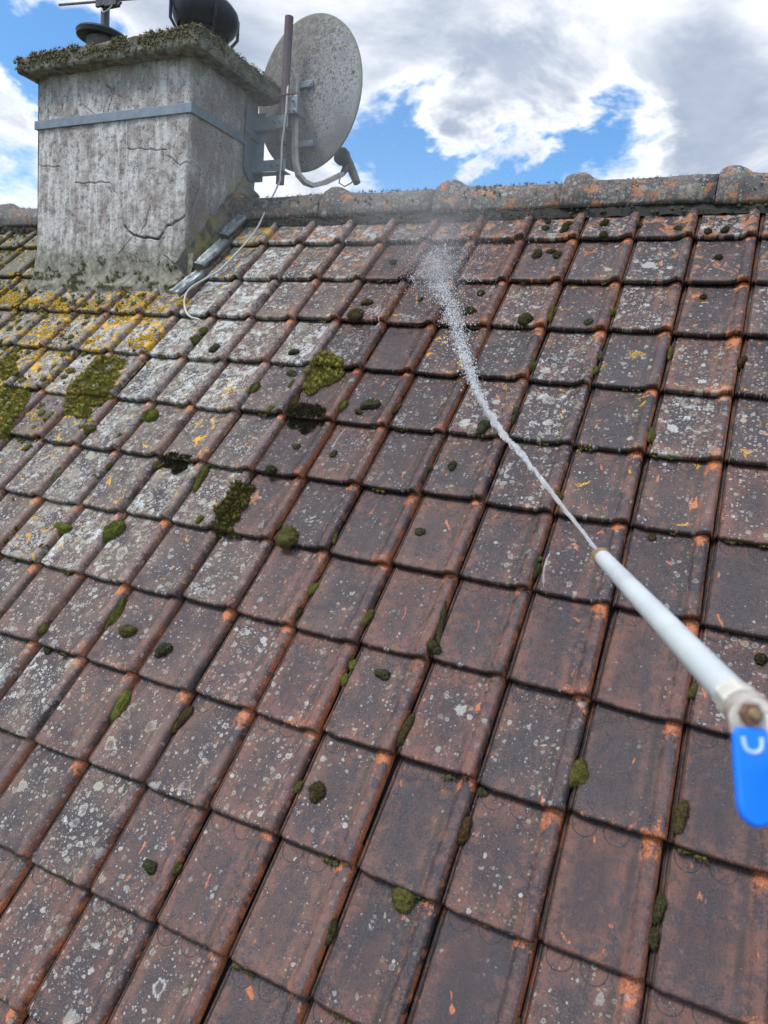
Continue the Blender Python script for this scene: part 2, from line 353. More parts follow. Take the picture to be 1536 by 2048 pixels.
# ------------------------------------------------------------------ tiles
PROF = [(-0.012, -0.015), (0.008, -0.014), (0.013, -0.0055), (0.028, -0.0055), (0.034, -0.0115), (0.048, -0.0115), (0.055, -0.0010), (0.068, 0.0008),
        (0.20, -0.001), (0.34, -0.0015), (0.48, -0.0015), (0.66, -0.0010), (0.755, 0.0006), (0.782, 0.0026), (0.802, 0.0072), (0.823, 0.0118),
        (0.850, 0.0147), (0.885, 0.0157), (0.920, 0.0149), (0.945, 0.0122), (0.961, 0.0066), (0.970, -0.001), (0.974, -0.013)]
ARC = [0.0]
for (s0, z0), (s1, z1) in zip(PROF, PROF[1:]): ARC.append(ARC[-1] + math.hypot((s1 - s0) * TW, z1 - z0))
def tile_geometry(seed, length):
    """returns verts, faces, uvs of one interlocking tile: head under the next course, nose at y=0"""
    r = random.Random(seed); nx = len(PROF)
    ph = [r.uniform(0, 50) for _ in range(4)]
    ys = [0.0, 0.0025, 0.008, 0.03, 0.08, 0.14, 0.20, 0.25, length]
    V, F, UV = [], [], []
    def add(x, y, z):
        V.append((x, y, z)); UV.append((x / TW, y / TA))
    for k, y in enumerate(ys):
        for (s, z) in PROF:
            wob = fbm(s * 5 + ph[0], y * 18 + ph[1], 0, 3)
            e = 0.0
            if k < 3:   # nose line: rounded left corner, slight bow, small chips
                e = 0.004 * max(0.0, 1 - (s - 0.05) / 0.05) ** 2 if s > 0.04 else 0.006
                e += 0.0028 * fbm(s * 14 + ph[2], ph[3], 0, 3)
                e += 0.004 * max(0, (s - 0.95) / 0.03)
            fl = 1.0 + (0.16 * (1 - min(1, y / 0.05)) if s > 0.72 else 0.0)      # nose of the roll flares a little
            drop = (0.0080, 0.0020, 0.0)[k] if k < 3 else 0.0
            nf = 1 - min(1, y / 0.07)
            zz = (z + (0.0028 * nf * math.exp(-((s - 0.775) / 0.03) ** 2))) * (fl if z > 0 else 1) - 0.027 * y / TA - drop + 0.0009 * wob
            add(s * TW + 0.0006 * wob, y + e, zz)
    for k in range(len(ys) - 1):
        for i in range(nx - 1):
            a = k * nx + i; F.append((a, a + 1, a + 1 + nx, a + nx))
    base = len(V)                      # underside of the nose
    for y in (0.0, 0.05):
        for i, (s, z) in enumerate(PROF):
            x0, y0, z0 = V[i]
            add(x0, (y0 + 0.001) if y == 0 else y0 + 0.05, z0 - (0.0125 if 0.03 < s < 0.975 else 0.004))
    for i in range(nx - 1):
        F.append((base + i, base + i + 1, i + 1, i)); F.append((base + nx + i, base + nx + i + 1, base + i + 1, base + i))
    return V, F, UV
def mesh_uv(name, V, F, UV, mat, FL=None):
    me = bpy.data.meshes.new(name); me.from_pydata(V, [], F)
    uvl = me.uv_layers.new(name='tile')
    li = np.zeros(len(me.loops), np.int32); me.loops.foreach_get('vertex_index', li)
    uvl.data.foreach_set('uv', np.array(UV, np.float32)[li].ravel())
    if FL is None: FL = [(ARC[i % len(PROF)], y) for i, (x, y, z) in enumerate(V)]
    uf = me.uv_layers.new(name='flat'); uf.data.foreach_set('uv', np.array(FL, np.float32)[li].ravel())
    me.polygons.foreach_set('use_smooth', [True] * len(me.polygons))
    me.materials.append(mat); me.update(); return me
TILES = [mesh_uv('roof_tile', *tile_geometry(s, TA + 0.05), M_TILE) for s in range(6)]
TOPT = [mesh_uv('roof_tile_top', *tile_geometry(s + 20, 0.30), M_TILE) for s in range(3)]
SPAN = {-12: (-5, -2), -11: (-6, 3), -10: (-7, 4), -9: (-9, 4), -8: (-10, 4), -7: (-11, 4), -6: (-12, 4), -5: (-13, 4), -4: (-14, 4),
        -3: (-15, 4), -2: (-17, 4), -1: (-18, 4), 0: (-19, 4)}
def clamp(x, a=0.0, b=1.0): return max(a, min(b, x))
def growth(c, r, rr):
    """how overgrown a tile is, read off the photograph by its place on the roof"""
    x = c - 0.5; y = r + 0.5
    left = clamp((-2.6 - x - 0.30 * (y + 5.0)) / 4.5) * clamp((y + 11.5) / 5.5, 0.25, 1)              # 0 clean right side .. 1 left side
    if y > -3.0: left = max(left, clamp((-3.0 - x) / 5.0))
    film = clamp(left * 0.95 + rr.uniform(-0.16, 0.16))
    lich = clamp(0.33 + 0.46 * left + rr.uniform(-0.26, 0.20) + (0.20 if y > -4.2 else 0.0))
    if y < -7 and x > -3: lich -= 0.12
    yel = 0.0
    if x < -8.6: yel = clamp(0.16 + 0.16 * math.exp(-((y + 2.6) / 2.0) ** 2) + 0.16 * rr.random()) * clamp((-8.6 - x) / 1.6 + 0.25)
    if -8.6 <= x < -5 and y > -7: yel = 0.02 + 0.20 * rr.random() ** 2
    if x < -8 and y < -3.6: yel = 0.02 + 0.24 * rr.random() ** 2
    if x >= -5 and y > -5: yel = 0.0 + 0.19 * rr.random() ** 2
    rusty = 0.0
    if y > -1.2: yel = (0.16 if y < 0 else 0.33) + 0.16 * rr.random(); rusty = 1.0 if x > -8 else 0.3
    green = clamp((-11.0 - x) / 5.0) * (0.50 if y > -2.5 else 0.45) + (0.12 if x < -8 else 0.0)
    clay = clamp(rr.uniform(0.0, 1.0) + (0.15 if y < -6 else 0))
    # soaked by the jet: round the point of impact and down the slope below it, and the washed lower right
    dx = max(-4.6 - x, 0, x + 2.9); dy = max(y + 0.1, 0, -5.5 - y)
    wet = clamp(1 - math.hypot(dx, dy) / 1.6) * rr.uniform(0.75, 1.0)
    wet = max(wet, clamp((x + 3.0) / 4.0) * clamp((-4.5 - y) / 2.5) * rr.uniform(0.35, 0.75))
    if wet > 0.6: lich -= 0.15; film *= 0.5
    return dict(wet=wet, lichen=lich, film=film, yellow=yel, clay=clay, green=green, rusty=rusty)
def tile_matrix(c, r, rr):
    o = on_roof((c - 1) * TW + rr.uniform(-0.0016, 0.0016), r * TA + max(-0.010, min(0.008, rr.gauss(0, 0.0034))), rr.uniform(-0.0012, 0.0020))
    return Matrix.Translation(o) @ Matrix.Rotation(PITCH, 4, 'X') @ Matrix.Rotation(math.radians(max(-1.1, min(1.1, rr.gauss(0, 0.45)))), 4, 'Z') @ Matrix.Rotation(math.radians(rr.uniform(-0.5, 0.5)), 4, 'Y') @ Matrix.Rotation(math.radians(rr.uniform(-0.2, 0.3)), 4, 'X')
rest = []
for r in range(0, -15, -1):
    for c in range(-26, 10):
        rr = random.Random(c * 131 + r * 7919 + 5)
        if -14 < c <= -10 and r >= -1: continue                    # under the chimney
        M4 = tile_matrix(c, r, rr)
        lo, hi = SPAN.get(r, (1, 0))
        if lo <= c <= hi:
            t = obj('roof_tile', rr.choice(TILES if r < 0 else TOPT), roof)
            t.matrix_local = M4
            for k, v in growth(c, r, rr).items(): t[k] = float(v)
        else: rest.append((M4, rr.randrange(6)))
V, F, UV, FL = [], [], [], []
geos = [tile_geometry(s, TA + 0.04) for s in range(6)]
for M4, k in rest:
    b0 = len(V); gv, gf, gu = geos[k]
    V += [tuple(M4 @ Vector(q)) for q in gv]; F += [tuple(b0 + i for i in f) for f in gf]; UV += gu
    FL += [(ARC[i % len(PROF)] + b0 * 0.0137, q[1] + b0 * 0.0071) for i, q in enumerate(gv)]
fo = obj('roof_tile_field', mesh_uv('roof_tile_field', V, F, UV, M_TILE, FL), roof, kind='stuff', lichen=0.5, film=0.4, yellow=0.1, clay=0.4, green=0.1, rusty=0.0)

# ------------------------------------------------------------------ ridge tiles
def ridge_mesh(seed):
    r = random.Random(seed); mb = MB(); L = 0.604
    xs = [0, 0.006, 0.03, 0.065, 0.095, 0.115, 0.14, 0.22, 0.32, 0.42, 0.52, L - 0.002]
    # collar at the left end swells over the neighbour
    bulge = [0.012, 0.020, 0.029, 0.030, 0.018, 0.006, 0.0, -0.002, -0.004, -0.004, -0.002, -0.004]
    nseg = 22; V, F, UV = [], [], []
    for x, bl in zip(xs, bulge):
        for j in range(nseg + 1):
            an = math.pi * (-0.06 + 1.12 * j / nseg)
            sh = max(0.0, math.sin(an)) ** 1.5
            rad = RR + bl * (0.35 + 0.75 * sh) + 0.007 * fbm(x * 9 + seed * 3, j * 0.35, 0, 5)
            V.append((x, -math.cos(an) * rad, math.sin(an) * rad)); UV.append((x, j / nseg))
    m = nseg + 1
    for k in range(len(xs) - 1):
        for j in range(nseg): F.append((k * m + j, (k + 1) * m + j, (k + 1) * m + j + 1, k * m + j + 1))
    # thickness of the lower lips and the collar end
    base = len(V)
    for k in range(len(xs)):
        for j in range(m):
            x, y, z = V[k * m + j]; V.append((x, y * 0.86, z * 0.86 - 0.002)); UV.append(UV[k * m + j])
    for k in range(len(xs) - 1):
        F.append((base + k * m, base + (k + 1) * m, (k + 1) * m, k * m)); F.append((k * m + nseg, (k + 1) * m + nseg, base + (k + 1) * m + nseg, base + k * m + nseg))
    for j in range(nseg): F.append((j, j + 1, base + j + 1, base + j)); F.append((base + (len(xs) - 1) * m + j, base + (len(xs) - 1) * m + j + 1, (len(xs) - 1) * m + j + 1, (len(xs) - 1) * m + j))
    return mesh_uv('ridge_tile', V, F, UV, M_RIDGE, [(a_, b_ * 3.3 * RR) for a_, b_ in UV])
RM = [ridge_mesh(s) for s in range(3)]
for i in range(-6, 4):
    x0 = 0.275 + 0.604 * (i - 1) + rnd.uniform(-0.01, 0.01)
    if CHX0 - 0.1 < x0 and x0 + 0.604 < CHX1 + 0.1: continue
    t = obj('ridge_tile', RM[i % 3], roof, (x0, RY, RZ + rnd.uniform(-0.004, 0.004) + (0.006 if x0 < -2.2 else 0)))
    t.rotation_euler = (0, math.radians(rnd.uniform(-0.6, 0.6)), math.radians(rnd.uniform(-0.5, 0.5)))
    for k, v in dict(lichen=0.64, film=0.30, yellow=(0.37 if i > -2 else 0.28), clay=0.2, green=0.10 if i > -2 else 0.3, rusty=1.0).items(): t[k] = float(v)
# mortar bed under the ridge tiles, coloured dark for moss and the shadow there
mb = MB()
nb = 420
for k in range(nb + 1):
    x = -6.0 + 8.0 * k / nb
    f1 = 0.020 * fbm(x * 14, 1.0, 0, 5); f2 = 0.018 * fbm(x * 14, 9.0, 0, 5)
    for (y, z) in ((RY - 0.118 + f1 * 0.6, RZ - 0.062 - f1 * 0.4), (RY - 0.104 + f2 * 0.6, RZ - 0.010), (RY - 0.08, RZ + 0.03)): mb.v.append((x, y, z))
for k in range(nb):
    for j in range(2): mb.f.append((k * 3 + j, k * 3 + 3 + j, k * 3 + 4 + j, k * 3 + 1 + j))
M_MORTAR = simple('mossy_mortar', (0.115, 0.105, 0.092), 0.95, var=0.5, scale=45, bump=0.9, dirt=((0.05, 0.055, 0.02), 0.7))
obj('ridge_mortar', mb.mesh('ridge_mortar', simple('moss_shade_mortar', (0.026, 0.025, 0.022), 0.95, var=0.5, scale=45, bump=0.9)), roof)

# ------------------------------------------------------------------ chimney
def chimney_material():
    m, n, b = material('stained_render')
    P = n.new('ShaderNodeTexCoord').outputs['Object']
    x, y, z = n.sep(P)
    low = n.noise(P, 5, 4, 0.6); mid = n.noise(P, 26, 5, 0.65); fine = n.noise(P, 150, 4, 0.7)
    streak = n.noise(n.v('MULTIPLY', P, (30, 30, 5.0)), 1.0, 6, 0.7)
    c = n.mix(n.rng(mid, 0.34, 0.66), (0.310, 0.285, 0.275), (0.520, 0.490, 0.470))
    c = n.mix(n.m('MULTIPLY', n.rng(low, 0.46, 0.66), 0.55), c, (0.250, 0.195, 0.180))
    # chalky limewash left in vertical runs
    c = n.mix(n.m('MULTIPLY', n.rng(n.m('ADD', streak, n.m('MULTIPLY', n.m('SUBTRACT', low, 0.5), -0.5)), 0.47, 0.62), 0.80), c, (0.66, 0.645, 0.635))
    c = n.mix(n.m('MULTIPLY', n.rng(streak, 0.44, 0.32), 0.50), c, (0.170, 0.140, 0.135))
    # black specks and pits
    sp = n.rng(n.m('ADD', n.m('MULTIPLY', fine, 0.6), n.m('MULTIPLY', mid, 0.4)), 0.47, 0.39)
    c = n.mix(n.m('MULTIPLY', sp, 0.80), c, (0.075, 0.060, 0.058))
    vs_ = n.new('ShaderNodeTexVoronoi'); n.put(vs_.inputs['Vector'], P); vs_.inputs['Scale'].default_value = 75
    dk_ = n.m('MULTIPLY', n.rng(vs_.outputs['Distance'], 0.34, 0.22), n.rng(n.m('ADD', n.sep(vs_.outputs['Color'])[0], n.m('MULTIPLY', n.m('SUBTRACT', low, 0.5), 1.2)), 0.52, 0.62))
    c = n.mix(n.m('MULTIPLY', dk_, 0.7), c, (0.10, 0.080, 0.075))
    c = n.mix(n.m('MULTIPLY', n.rng(fine, 0.60, 0.70), 0.5), c, (0.58, 0.57, 0.56))
    # right face is blotched darker and greyer
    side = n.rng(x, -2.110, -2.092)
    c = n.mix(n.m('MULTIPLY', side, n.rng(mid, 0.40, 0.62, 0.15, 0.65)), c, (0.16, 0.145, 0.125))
    # algae below the cap and at the foot
    top = n.m('MULTIPLY', n.rng(n.m('ADD', z, n.m('MULTIPLY', n.m('SUBTRACT', mid, 0.5), 0.35)), 0.66, 0.82), n.rng(low, 0.35, 0.55))
    foot = n.rng(n.m('ADD', z, n.m('MULTIPLY', n.m('SUBTRACT', mid, 0.5), 0.30)), 0.02, -0.13)
    g = n.m('MAXIMUM', n.m('MULTIPLY', top, 0.65), n.m('MULTIPLY', foot, 0.85))
    c = n.mix(n.m('MULTIPLY', g, n.rng(fine, 0.30, 0.60, 0.35, 1.0)), c, n.mix(mid, (0.120, 0.122, 0.085), (0.240, 0.235, 0.170)))
    yl = n.m('MULTIPLY', n.m('MULTIPLY', n.rng(n.noise(n.v('ADD', P, (0.7, 0.2, 0)), 11, 4, 0.6), 0.56, 0.60), side), n.rng(n.m('SUBTRACT', z, n.m('MULTIPLY', y, 1.09)), 0.26, 0.10))
    c = n.mix(n.m('MULTIPLY', yl, 0.8), c, (0.30, 0.27, 0.075))
    n.put(b.inputs['Base Color'], c)
    b.inputs['Roughness'].default_value = 0.92; b.inputs['Specular IOR Level'].default_value = 0.25
    h = n.m('ADD', n.m('MULTIPLY', fine, 0.6), mid)
    n.put(b.inputs['Normal'], n.bump(h, 0.65, 0.006))
    return m
M_RENDER = chimney_material()
CRACKS = [(0.0046, 0.034, [(-2.498, 0.047), (-2.470, 0.018), (-2.436, -0.006), (-2.38, -0.012), (-2.318, -0.020), (-2.255, -0.022), (-2.236, 0.008), (-2.214, 0.031), (-2.186, 0.040), (-2.159, 0.057), (-2.12, 0.068), (-2.09, 0.082)]),
    (0.0020, 0.011, [(-2.851, 0.267), (-2.72, 0.262), (-2.6, 0.261), (-2.580, 0.23), (-2.554, 0.195), (-2.525, 0.15), (-2.508, 0.108), (-2.498, 0.047)]),
    (0.0020, 0.010, [(-2.09, 0.082), (-2.094, 0.13), (-2.088, 0.2)]), (0.0020, 0.009, [(-2.385, -0.004), (-2.35, 0.05), (-2.324, 0.127)]),
    (0.0020, 0.010, [(-2.436, -0.009), (-2.48, -0.05), (-2.527, -0.101)]), (0.0020, 0.010, [(-2.26, -0.027), (-2.252, -0.07), (-2.232, -0.103), (-2.149, -0.151)]),
    (0.0020, 0.010, [(-2.222, 0.368), (-2.19, 0.345), (-2.14, 0.318), (-2.11, 0.327), (-2.086, 0.322)]), (0.0020, 0.009, [(-2.485, 0.412), (-2.368, 0.406), (-2.30, 0.398), (-2.231, 0.392)]),
    (0.0020, 0.009, [(-2.64, 0.728), (-2.579, 0.687), (-2.527, 0.653)]), (0.0020, 0.008, [(-2.805, 0.648), (-2.715, 0.592)]), (0.0020, 0.008, [(-3.137, 0.373), (-3.05, 0.360), (-2.964, 0.354)]),
    (0.0020, 0.008, [(-2.58, 0.71), (-2.60, 0.66), (-2.627, 0.597)])]
RCRACK = [(0.003, 0.008, [(-0.20, 0.322), (-0.17, 0.337), (-0.113, 0.308), (-0.122, 0.26), (-0.117, 0.225), (-0.151, 0.168), (-0.165, 0.10)])]
def seg_dist(px, pz, a, b):
    ax, az = a; bx, bz = b; dx, dz = bx - ax, bz - az
    t = np.clip(((px - ax) * dx + (pz - az) * dz) / (dx * dx + dz * dz), 0, 1)
    return np.hypot(px - ax - t * dx, pz - az - t * dz)
def wall_grid(a0, a1, z0, z1, step, cracks, seed, place):
    na = int((a1 - a0) / step) + 1; nz = int((z1 - z0) / step) + 1
    ga, gz = np.meshgrid(np.linspace(a0, a1, na), np.linspace(z0, z1, nz))
    wx = ga + 0.006 * np.sin(gz * 61 + 2 * np.sin(ga * 37)) * 0.6; wz = gz + 0.005 * np.sin(ga * 73 + 2 * np.sin(gz * 41)) * 0.6
    dep = np.zeros_like(ga)
    for wd, dp, pl in cracks:
        for q in range(len(pl) - 1):
            d = seg_dist(wx, wz, pl[q], pl[q + 1]); dep = np.maximum(dep, dp * np.clip(1.5 - d / wd, 0, 1))
    V = []
    for k in range(nz):
        for i in range(na):
            aa, z_ = float(ga[k, i]), float(gz[k, i])
            bumpy = 0.0030 * fbm(aa * 9 + seed, z_ * 9, 0, 3) + 0.0012 * fbm(aa * 55 + seed, z_ * 55, 3, 2)
            edge = min(1.0, (aa - a0) / 0.012, (a1 - aa) / 0.012) if (aa - a0 < 0.012 or a1 - aa < 0.012) else 1.0
            rnd_ = 0.010 * (1 - edge) ** 2
            V.append(place(aa, z_, bumpy * edge - float(dep[k, i]) - rnd_))
    F = [(k * na + i, k * na + i + 1, (k + 1) * na + i + 1, (k + 1) * na + i) for k in range(nz - 1) for i in range(na - 1)]
    return V, F
chim = thing('chimney', 'broad grey rendered chimney stack with cracked face and mossy concrete cap', 'chimney')
mb = MB()
taper = lambda x, z: x - 0.02 * max(0, (0.4 - z)) * (1 if x < -2.6 else 0)
V1, F1 = wall_grid(CHX0, CHX1, -0.42, CHZ, 0.0031, CRACKS, 0, lambda a, z, d: (taper(a, z), CHY0 - d, z))
V2, F2 = wall_grid(CHY0, CHY1, -0.42, CHZ, 0.0060, RCRACK, 40, lambda a, z, d: (CHX1 + d, a, z))
mb.v = V1 + V2; mb.f = F1 + [tuple(len(V1) + i for i in f) for f in F2]
mb.quad((CHX0, CHY0, -0.42), (CHX0, CHY1, -0.42), (CHX0, CHY1, CHZ), (CHX0, CHY0, CHZ))
mb.quad((CHX0, CHY1, -0.42), (CHX1, CHY1, -0.42), (CHX1, CHY1, CHZ), (CHX0, CHY1, CHZ))
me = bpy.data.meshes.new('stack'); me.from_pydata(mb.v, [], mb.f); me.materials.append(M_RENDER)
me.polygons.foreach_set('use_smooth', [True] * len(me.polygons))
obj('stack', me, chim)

M_CAP = simple('mossy_concrete', (0.180, 0.172, 0.140), 0.95, var=0.55, scale=28, bump=1.0, dirt=((0.055, 0.062, 0.028), 0.8), spec=0.2)
def slab(lo, hi, nx, ny, nz, amp, mat, name, parent, seed=0):
    bm = bmesh.new()
    def face(o, a, b, na, nb):
        g = [[bm.verts.new(Vector(o) + Vector(a) * i / na + Vector(b) * j / nb) for i in range(na + 1)] for j in range(nb + 1)]
        for j in range(nb):
            for i in range(na): bm.faces.new((g[j][i], g[j][i + 1], g[j + 1][i + 1], g[j + 1][i]))
    dx, dy, dz = (hi[0] - lo[0], hi[1] - lo[1], hi[2] - lo[2])
    X, Y, Z = (dx, 0, 0), (0, dy, 0), (0, 0, dz)
    face(lo, X, Y, nx, ny); face((lo[0], lo[1], hi[2]), X, Y, nx, ny); face(lo, X, Z, nx, nz); face((lo[0], hi[1], lo[2]), X, Z, nx, nz)
    face(lo, Y, Z, ny, nz); face((hi[0], lo[1], lo[2]), Y, Z, ny, nz)
    bmesh.ops.remove_doubles(bm, verts=bm.verts, dist=1e-5)
    ctr = (Vector(lo) + Vector(hi)) / 2
    for v in bm.verts:
        p0 = v.co.copy()
        ex = min(abs(p0.x - lo[0]), abs(p0.x - hi[0])); ey = min(abs(p0.y - lo[1]), abs(p0.y - hi[1])); ez = min(abs(p0.z - lo[2]), abs(p0.z - hi[2]))
        k = sum(e < 0.004 for e in (ex, ey, ez))
        d = Vector((fbm(p0.x * 7 + seed, p0.y * 7, p0.z * 7, 5), fbm(p0.x * 7, p0.y * 7 + 31, p0.z * 7, 5), fbm(p0.x * 7 + 7, p0.y * 7, p0.z * 7 + 55, 5)))
        top = 2.2 if p0.z > hi[2] - 0.003 else 1.0
        v.co = p0 + d * amp * top + (ctr - p0).normalized() * (0.010 if k >= 2 else 0)
        if p0.z > hi[2] - 0.003:   # shallow fall towards the edges
            v.co.z -= 0.02 * max(abs(p0.x - ctr.x) / (dx / 2), abs(p0.y - ctr.y) / (dy / 2)) ** 2
    bmesh.ops.recalc_face_normals(bm, faces=bm.faces)
    for f in bm.faces: f.smooth = True
    me = bpy.data.meshes.new(name); bm.to_mesh(me); bm.free(); me.materials.append(mat)
    return obj(name, me, parent)
cap = slab((-3.205, -0.282, 0.806), (-1.985, 0.395, 0.893), 150, 84, 12, 0.0085, M_CAP, 'cap_slab', chim)

# mortar fillet at the foot, front and right side
mb = MB(); nxx = 130
for k in range(nxx + 1):
    x = CHX0 - 0.02 + (CHX1 + 0.045 - CHX0 + 0.02) * k / nxx
    rag = 0.030 * fbm(x * 5, 2.0, 0, 4)
    base = on_roof(x, -1.40 * TA + rag, 0.004)
    top = Vector((x, CHY0 + 0.004, -0.085 + 0.035 * fbm(x * 4, 5.0, 0, 4)))
    for j in range(9):
        t = j / 8
        q = base.lerp(top, t); q += Vector((0, 0.55, -0.8)) * (0.030 * math.sin(math.pi * t)) + Vector((0, -0.7, 0.7)) * 0.007 * fbm(x * 22, t * 7, 1, 4)
        if j == 0: q += NRM * -0.03
        mb.v.append(tuple(q))
for k in range(nxx):
    for j in range(8): mb.f.append((k * 9 + j, k * 9 + 9 + j, k * 9 + 10 + j, k * 9 + 1 + j))
M_FIL = simple('olive_mortar', (0.215, 0.205, 0.165), 0.95, var=0.45, scale=40, bump=0.9, dirt=((0.110, 0.110, 0.060), 0.7))
obj('mortar_fillet', mb.mesh('mortar_fillet', M_FIL, angle=80), chim)
nv = 60
for side, x0 in ((1, CHX1),):
    mb = MB(); b0 = 0
    for k in range(nv + 1):
        v = -1.12 * TA + (0.44 + 1.12 * TA) * k / nv
        for j in range(6):
            t = j / 5
            q = on_roof(x0 + side * (0.055 * (1 - t) + 0.006 * fbm(v * 14, t * 3, side, 4)), v, -0.014 + 0.115 * t ** 1.6 + 0.008 * fbm(v * 12, t * 3, 4 + side, 4))
            mb.v.append(tuple(q))
    for k in range(nv):
        for j in range(5): mb.f.append((b0 + k * 6 + j, b0 + k * 6 + 6 + j, b0 + k * 6 + 7 + j, b0 + k * 6 + 1 + j))
    obj('mortar_fillet', mb.mesh('mortar_side', simple('stained_mortar', (0.130, 0.122, 0.098), 0.95, var=0.5, scale=22, bump=0.9, dirt=((0.30, 0.255, 0.060), 0.75)), angle=80), chim)

# lead flashing: three lapped pieces stepping up the right side
M_LEAD = simple('weathered_lead', (0.20, 0.225, 0.235), 0.5, metal=0.55, var=0.3, scale=24, bump=0.4, dirt=((0.40, 0.42, 0.42), 0.6))
for (v0, v1, u0, u1) in ((-0.455, -0.285, -2.020, -1.965), (-0.240, -0.030, -2.000, -1.965), (0.005, 0.185, -1.990, -1.968)):
    mb = MB(); n_ = 14
    sec = [(-0.034, 0.050), (-0.026, 0.042), (-0.016, 0.038), (-0.004, 0.040), (0.005, 0.036), (0.011, 0.026), (0.009, 0.012)]
    for k in range(n_ + 1):
        t = k / n_; v = v0 + (v1 - v0) * t; uc = u0 + (u1 - u0) * t
        for i, (a_, h_) in enumerate(sec):
            mb.v.append(tuple(on_roof(uc + a_ + 0.004 * fbm(v * 20, i, 1, 3), v, h_ - 0.004 + 0.018 * (1 - t) * 0.5 + 0.005 * fbm(v * 25, i * 0.7, 9, 3))))
    q = len(sec)
    for k in range(n_):
        for i in range(q - 1): mb.f.append((k * q + i, k * q + i + 1, (k + 1) * q + i + 1, (k + 1) * q + i))
    o = obj('lead_flashing', mb.mesh('lead_flashing', M_LEAD), chim)
    md = o.modifiers.new('thick', 'SOLIDIFY'); md.thickness = 0.004; md.offset = 0

# ------------------------------------------------------------------ strap, wall bracket and mast
M_GALV = simple('galvanised_steel', (0.205, 0.245, 0.285), 0.50, metal=0.45, var=0.16, scale=20, bump=0.1, dirt=((0.20, 0.20, 0.20), 0.35))
M_MAST = simple('maroon_painted_pipe', (0.100, 0.062, 0.072), 0.55, var=0.2, scale=18, bump=0.15, dirt=((0.17, 0.12, 0.12), 0.5))
mount = thing('dish_mount', 'galvanised steel strap and wall bracket with maroon mast on the chimney', 'bracket')
mb = MB(); z0, z1, t_ = 0.549, 0.593, 0.006
o_ = 0.005
mb.box((CHX0 - o_ - t_ - 0.004, CHY0 - o_ - t_, z0), (CHX1 + o_ + t_, CHY0 - o_, z1))
mb.box((CHX1 + o_, CHY0 - o_ + 0.0003, z0 + 0.0004), (CHX1 + o_ + t_ - 0.0003, CHY1 + o_ + t_, z1 - 0.0004))
mb.box((CHX0 - o_ - t_, CHY0 - o_, z0 + 0.0004), (CHX0 - o_, CHY1 + o_ + t_, z1 - 0.0004))
mb.box((CHX0 - o_ - t_, CHY1 + o_ + 0.0003, z0), (CHX1 + o_ + t_, CHY1 + o_ + t_, z1))
bevel(obj('strap', mb.mesh('strap', M_GALV, smooth=False), mount), 0.002)
mb = MB()
for zc in (0.6,):
    i = len(mb.v)
    ol = [(0.205, 0.40 + 0.03), (0.245, 0.385), (0.312, 0.385), (0.312, 0.735), (0.205, 0.735)]
    xa, xb = CHX1 + o_ + t_ + 0.001, CHX1 + o_ + t_ + 0.007
    for xx in (xa, xb): mb.v += [(xx, y, z) for y, z in ol]
    mb.f += [tuple(i + k for k in range(5))[::-1], tuple(i + 5 + k for k in range(5))] + [(i + k, i + (k + 1) % 5, i + 5 + (k + 1) % 5, i + 5 + k) for k in range(5)]
mb.box((xb, 0.306, 0.385), (xb + 0.045, 0.312, 0.735))
bevel(obj('wall_plate', mb.mesh('wall_plate', M_GALV, smooth=False), mount), 0.0015)
MX, MY = -1.900, 0.300
for (za, zb) in ((0.634, 0.700), (0.420, 0.482)):
    mb = MB(); xa, xb = CHX1 + 0.012, MX + 0.046
    mb.box((xa, MY - 0.030, za + 0.004), (xb, MY - 0.026, zb))                    # web facing the yard
    mb.box((xa, MY - 0.0257, za), (xb - 0.0003, MY + 0.030, za + 0.004))          # lower flange
    mb.box((xa, MY - 0.0257, zb - 0.004), (xb - 0.0003, MY + 0.020, zb - 0.0003))
    a = obj('arm', mb.mesh('arm', M_GALV, smooth=False), mount); bevel(a, 0.0012)
    for bx_ in (MX - 0.040, MX - 0.003):
        mb = MB(); zc = (za + zb) / 2 + 0.004
        mb.lathe([(0, 0), (0.0085, 0), (0.0085, 0.007), (0.0045, 0.0075), (0.0045, 0.020), (0, 0.020)], Matrix.Translation((bx_, MY - 0.030, zc)) @ Matrix.Rotation(math.radians(90), 4, 'X'), seg=6)
        obj('bolt', mb.mesh('bolt', M_GALV, smooth=False), a)
mb = MB()
mb.lathe([(0, 0), (0.012, 0), (0.012, 0.01), (0.006, 0.011), (0.006, 0.035), (0, 0.035)], Matrix.Translation((CHX1 + 0.018, 0.262, 0.600)) @ Matrix.Rotation(math.radians(90), 4, 'Y'), seg=6)
mb.box((CHX1 + 0.014, 0.235, 0.585), (CHX1 + 0.034, 0.320, 0.615))
mb.tube([(CHX1 + 0.03, 0.20, 0.607), (CHX1 + 0.03, 0.345, 0.600)], 0.005, 8)
obj('strap_tensioner', mb.mesh('strap_tensioner', M_GALV, smooth=False), mount)
mb = MB(); mb.tube([(MX, MY, 0.366), (MX - 0.001, MY, 0.8), (MX - 0.002, MY, 1.186)], 0.0225, 24)
obj('mast', mb.mesh('mast', M_MAST), mount)
mb = MB(); mb.tube([(MX, MY, 0.555), (MX, MY, 0.573)], 0.0258, 20); mb.box((MX + 0.012, MY - 0.030, 0.556), (MX + 0.034, MY - 0.018, 0.572))
obj('mast_clip', mb.mesh('mast_clip', simple('black_plastic', (0.02, 0.02, 0.022), 0.5)), mount)
mb = MB(); mb.tube([(MX - 0.085, MY + 0.02, 0.795), (MX - 0.02, MY, 0.800)], 0.014, 12)
obj('stub_pipe', mb.mesh('stub_pipe', M_MAST), mount)

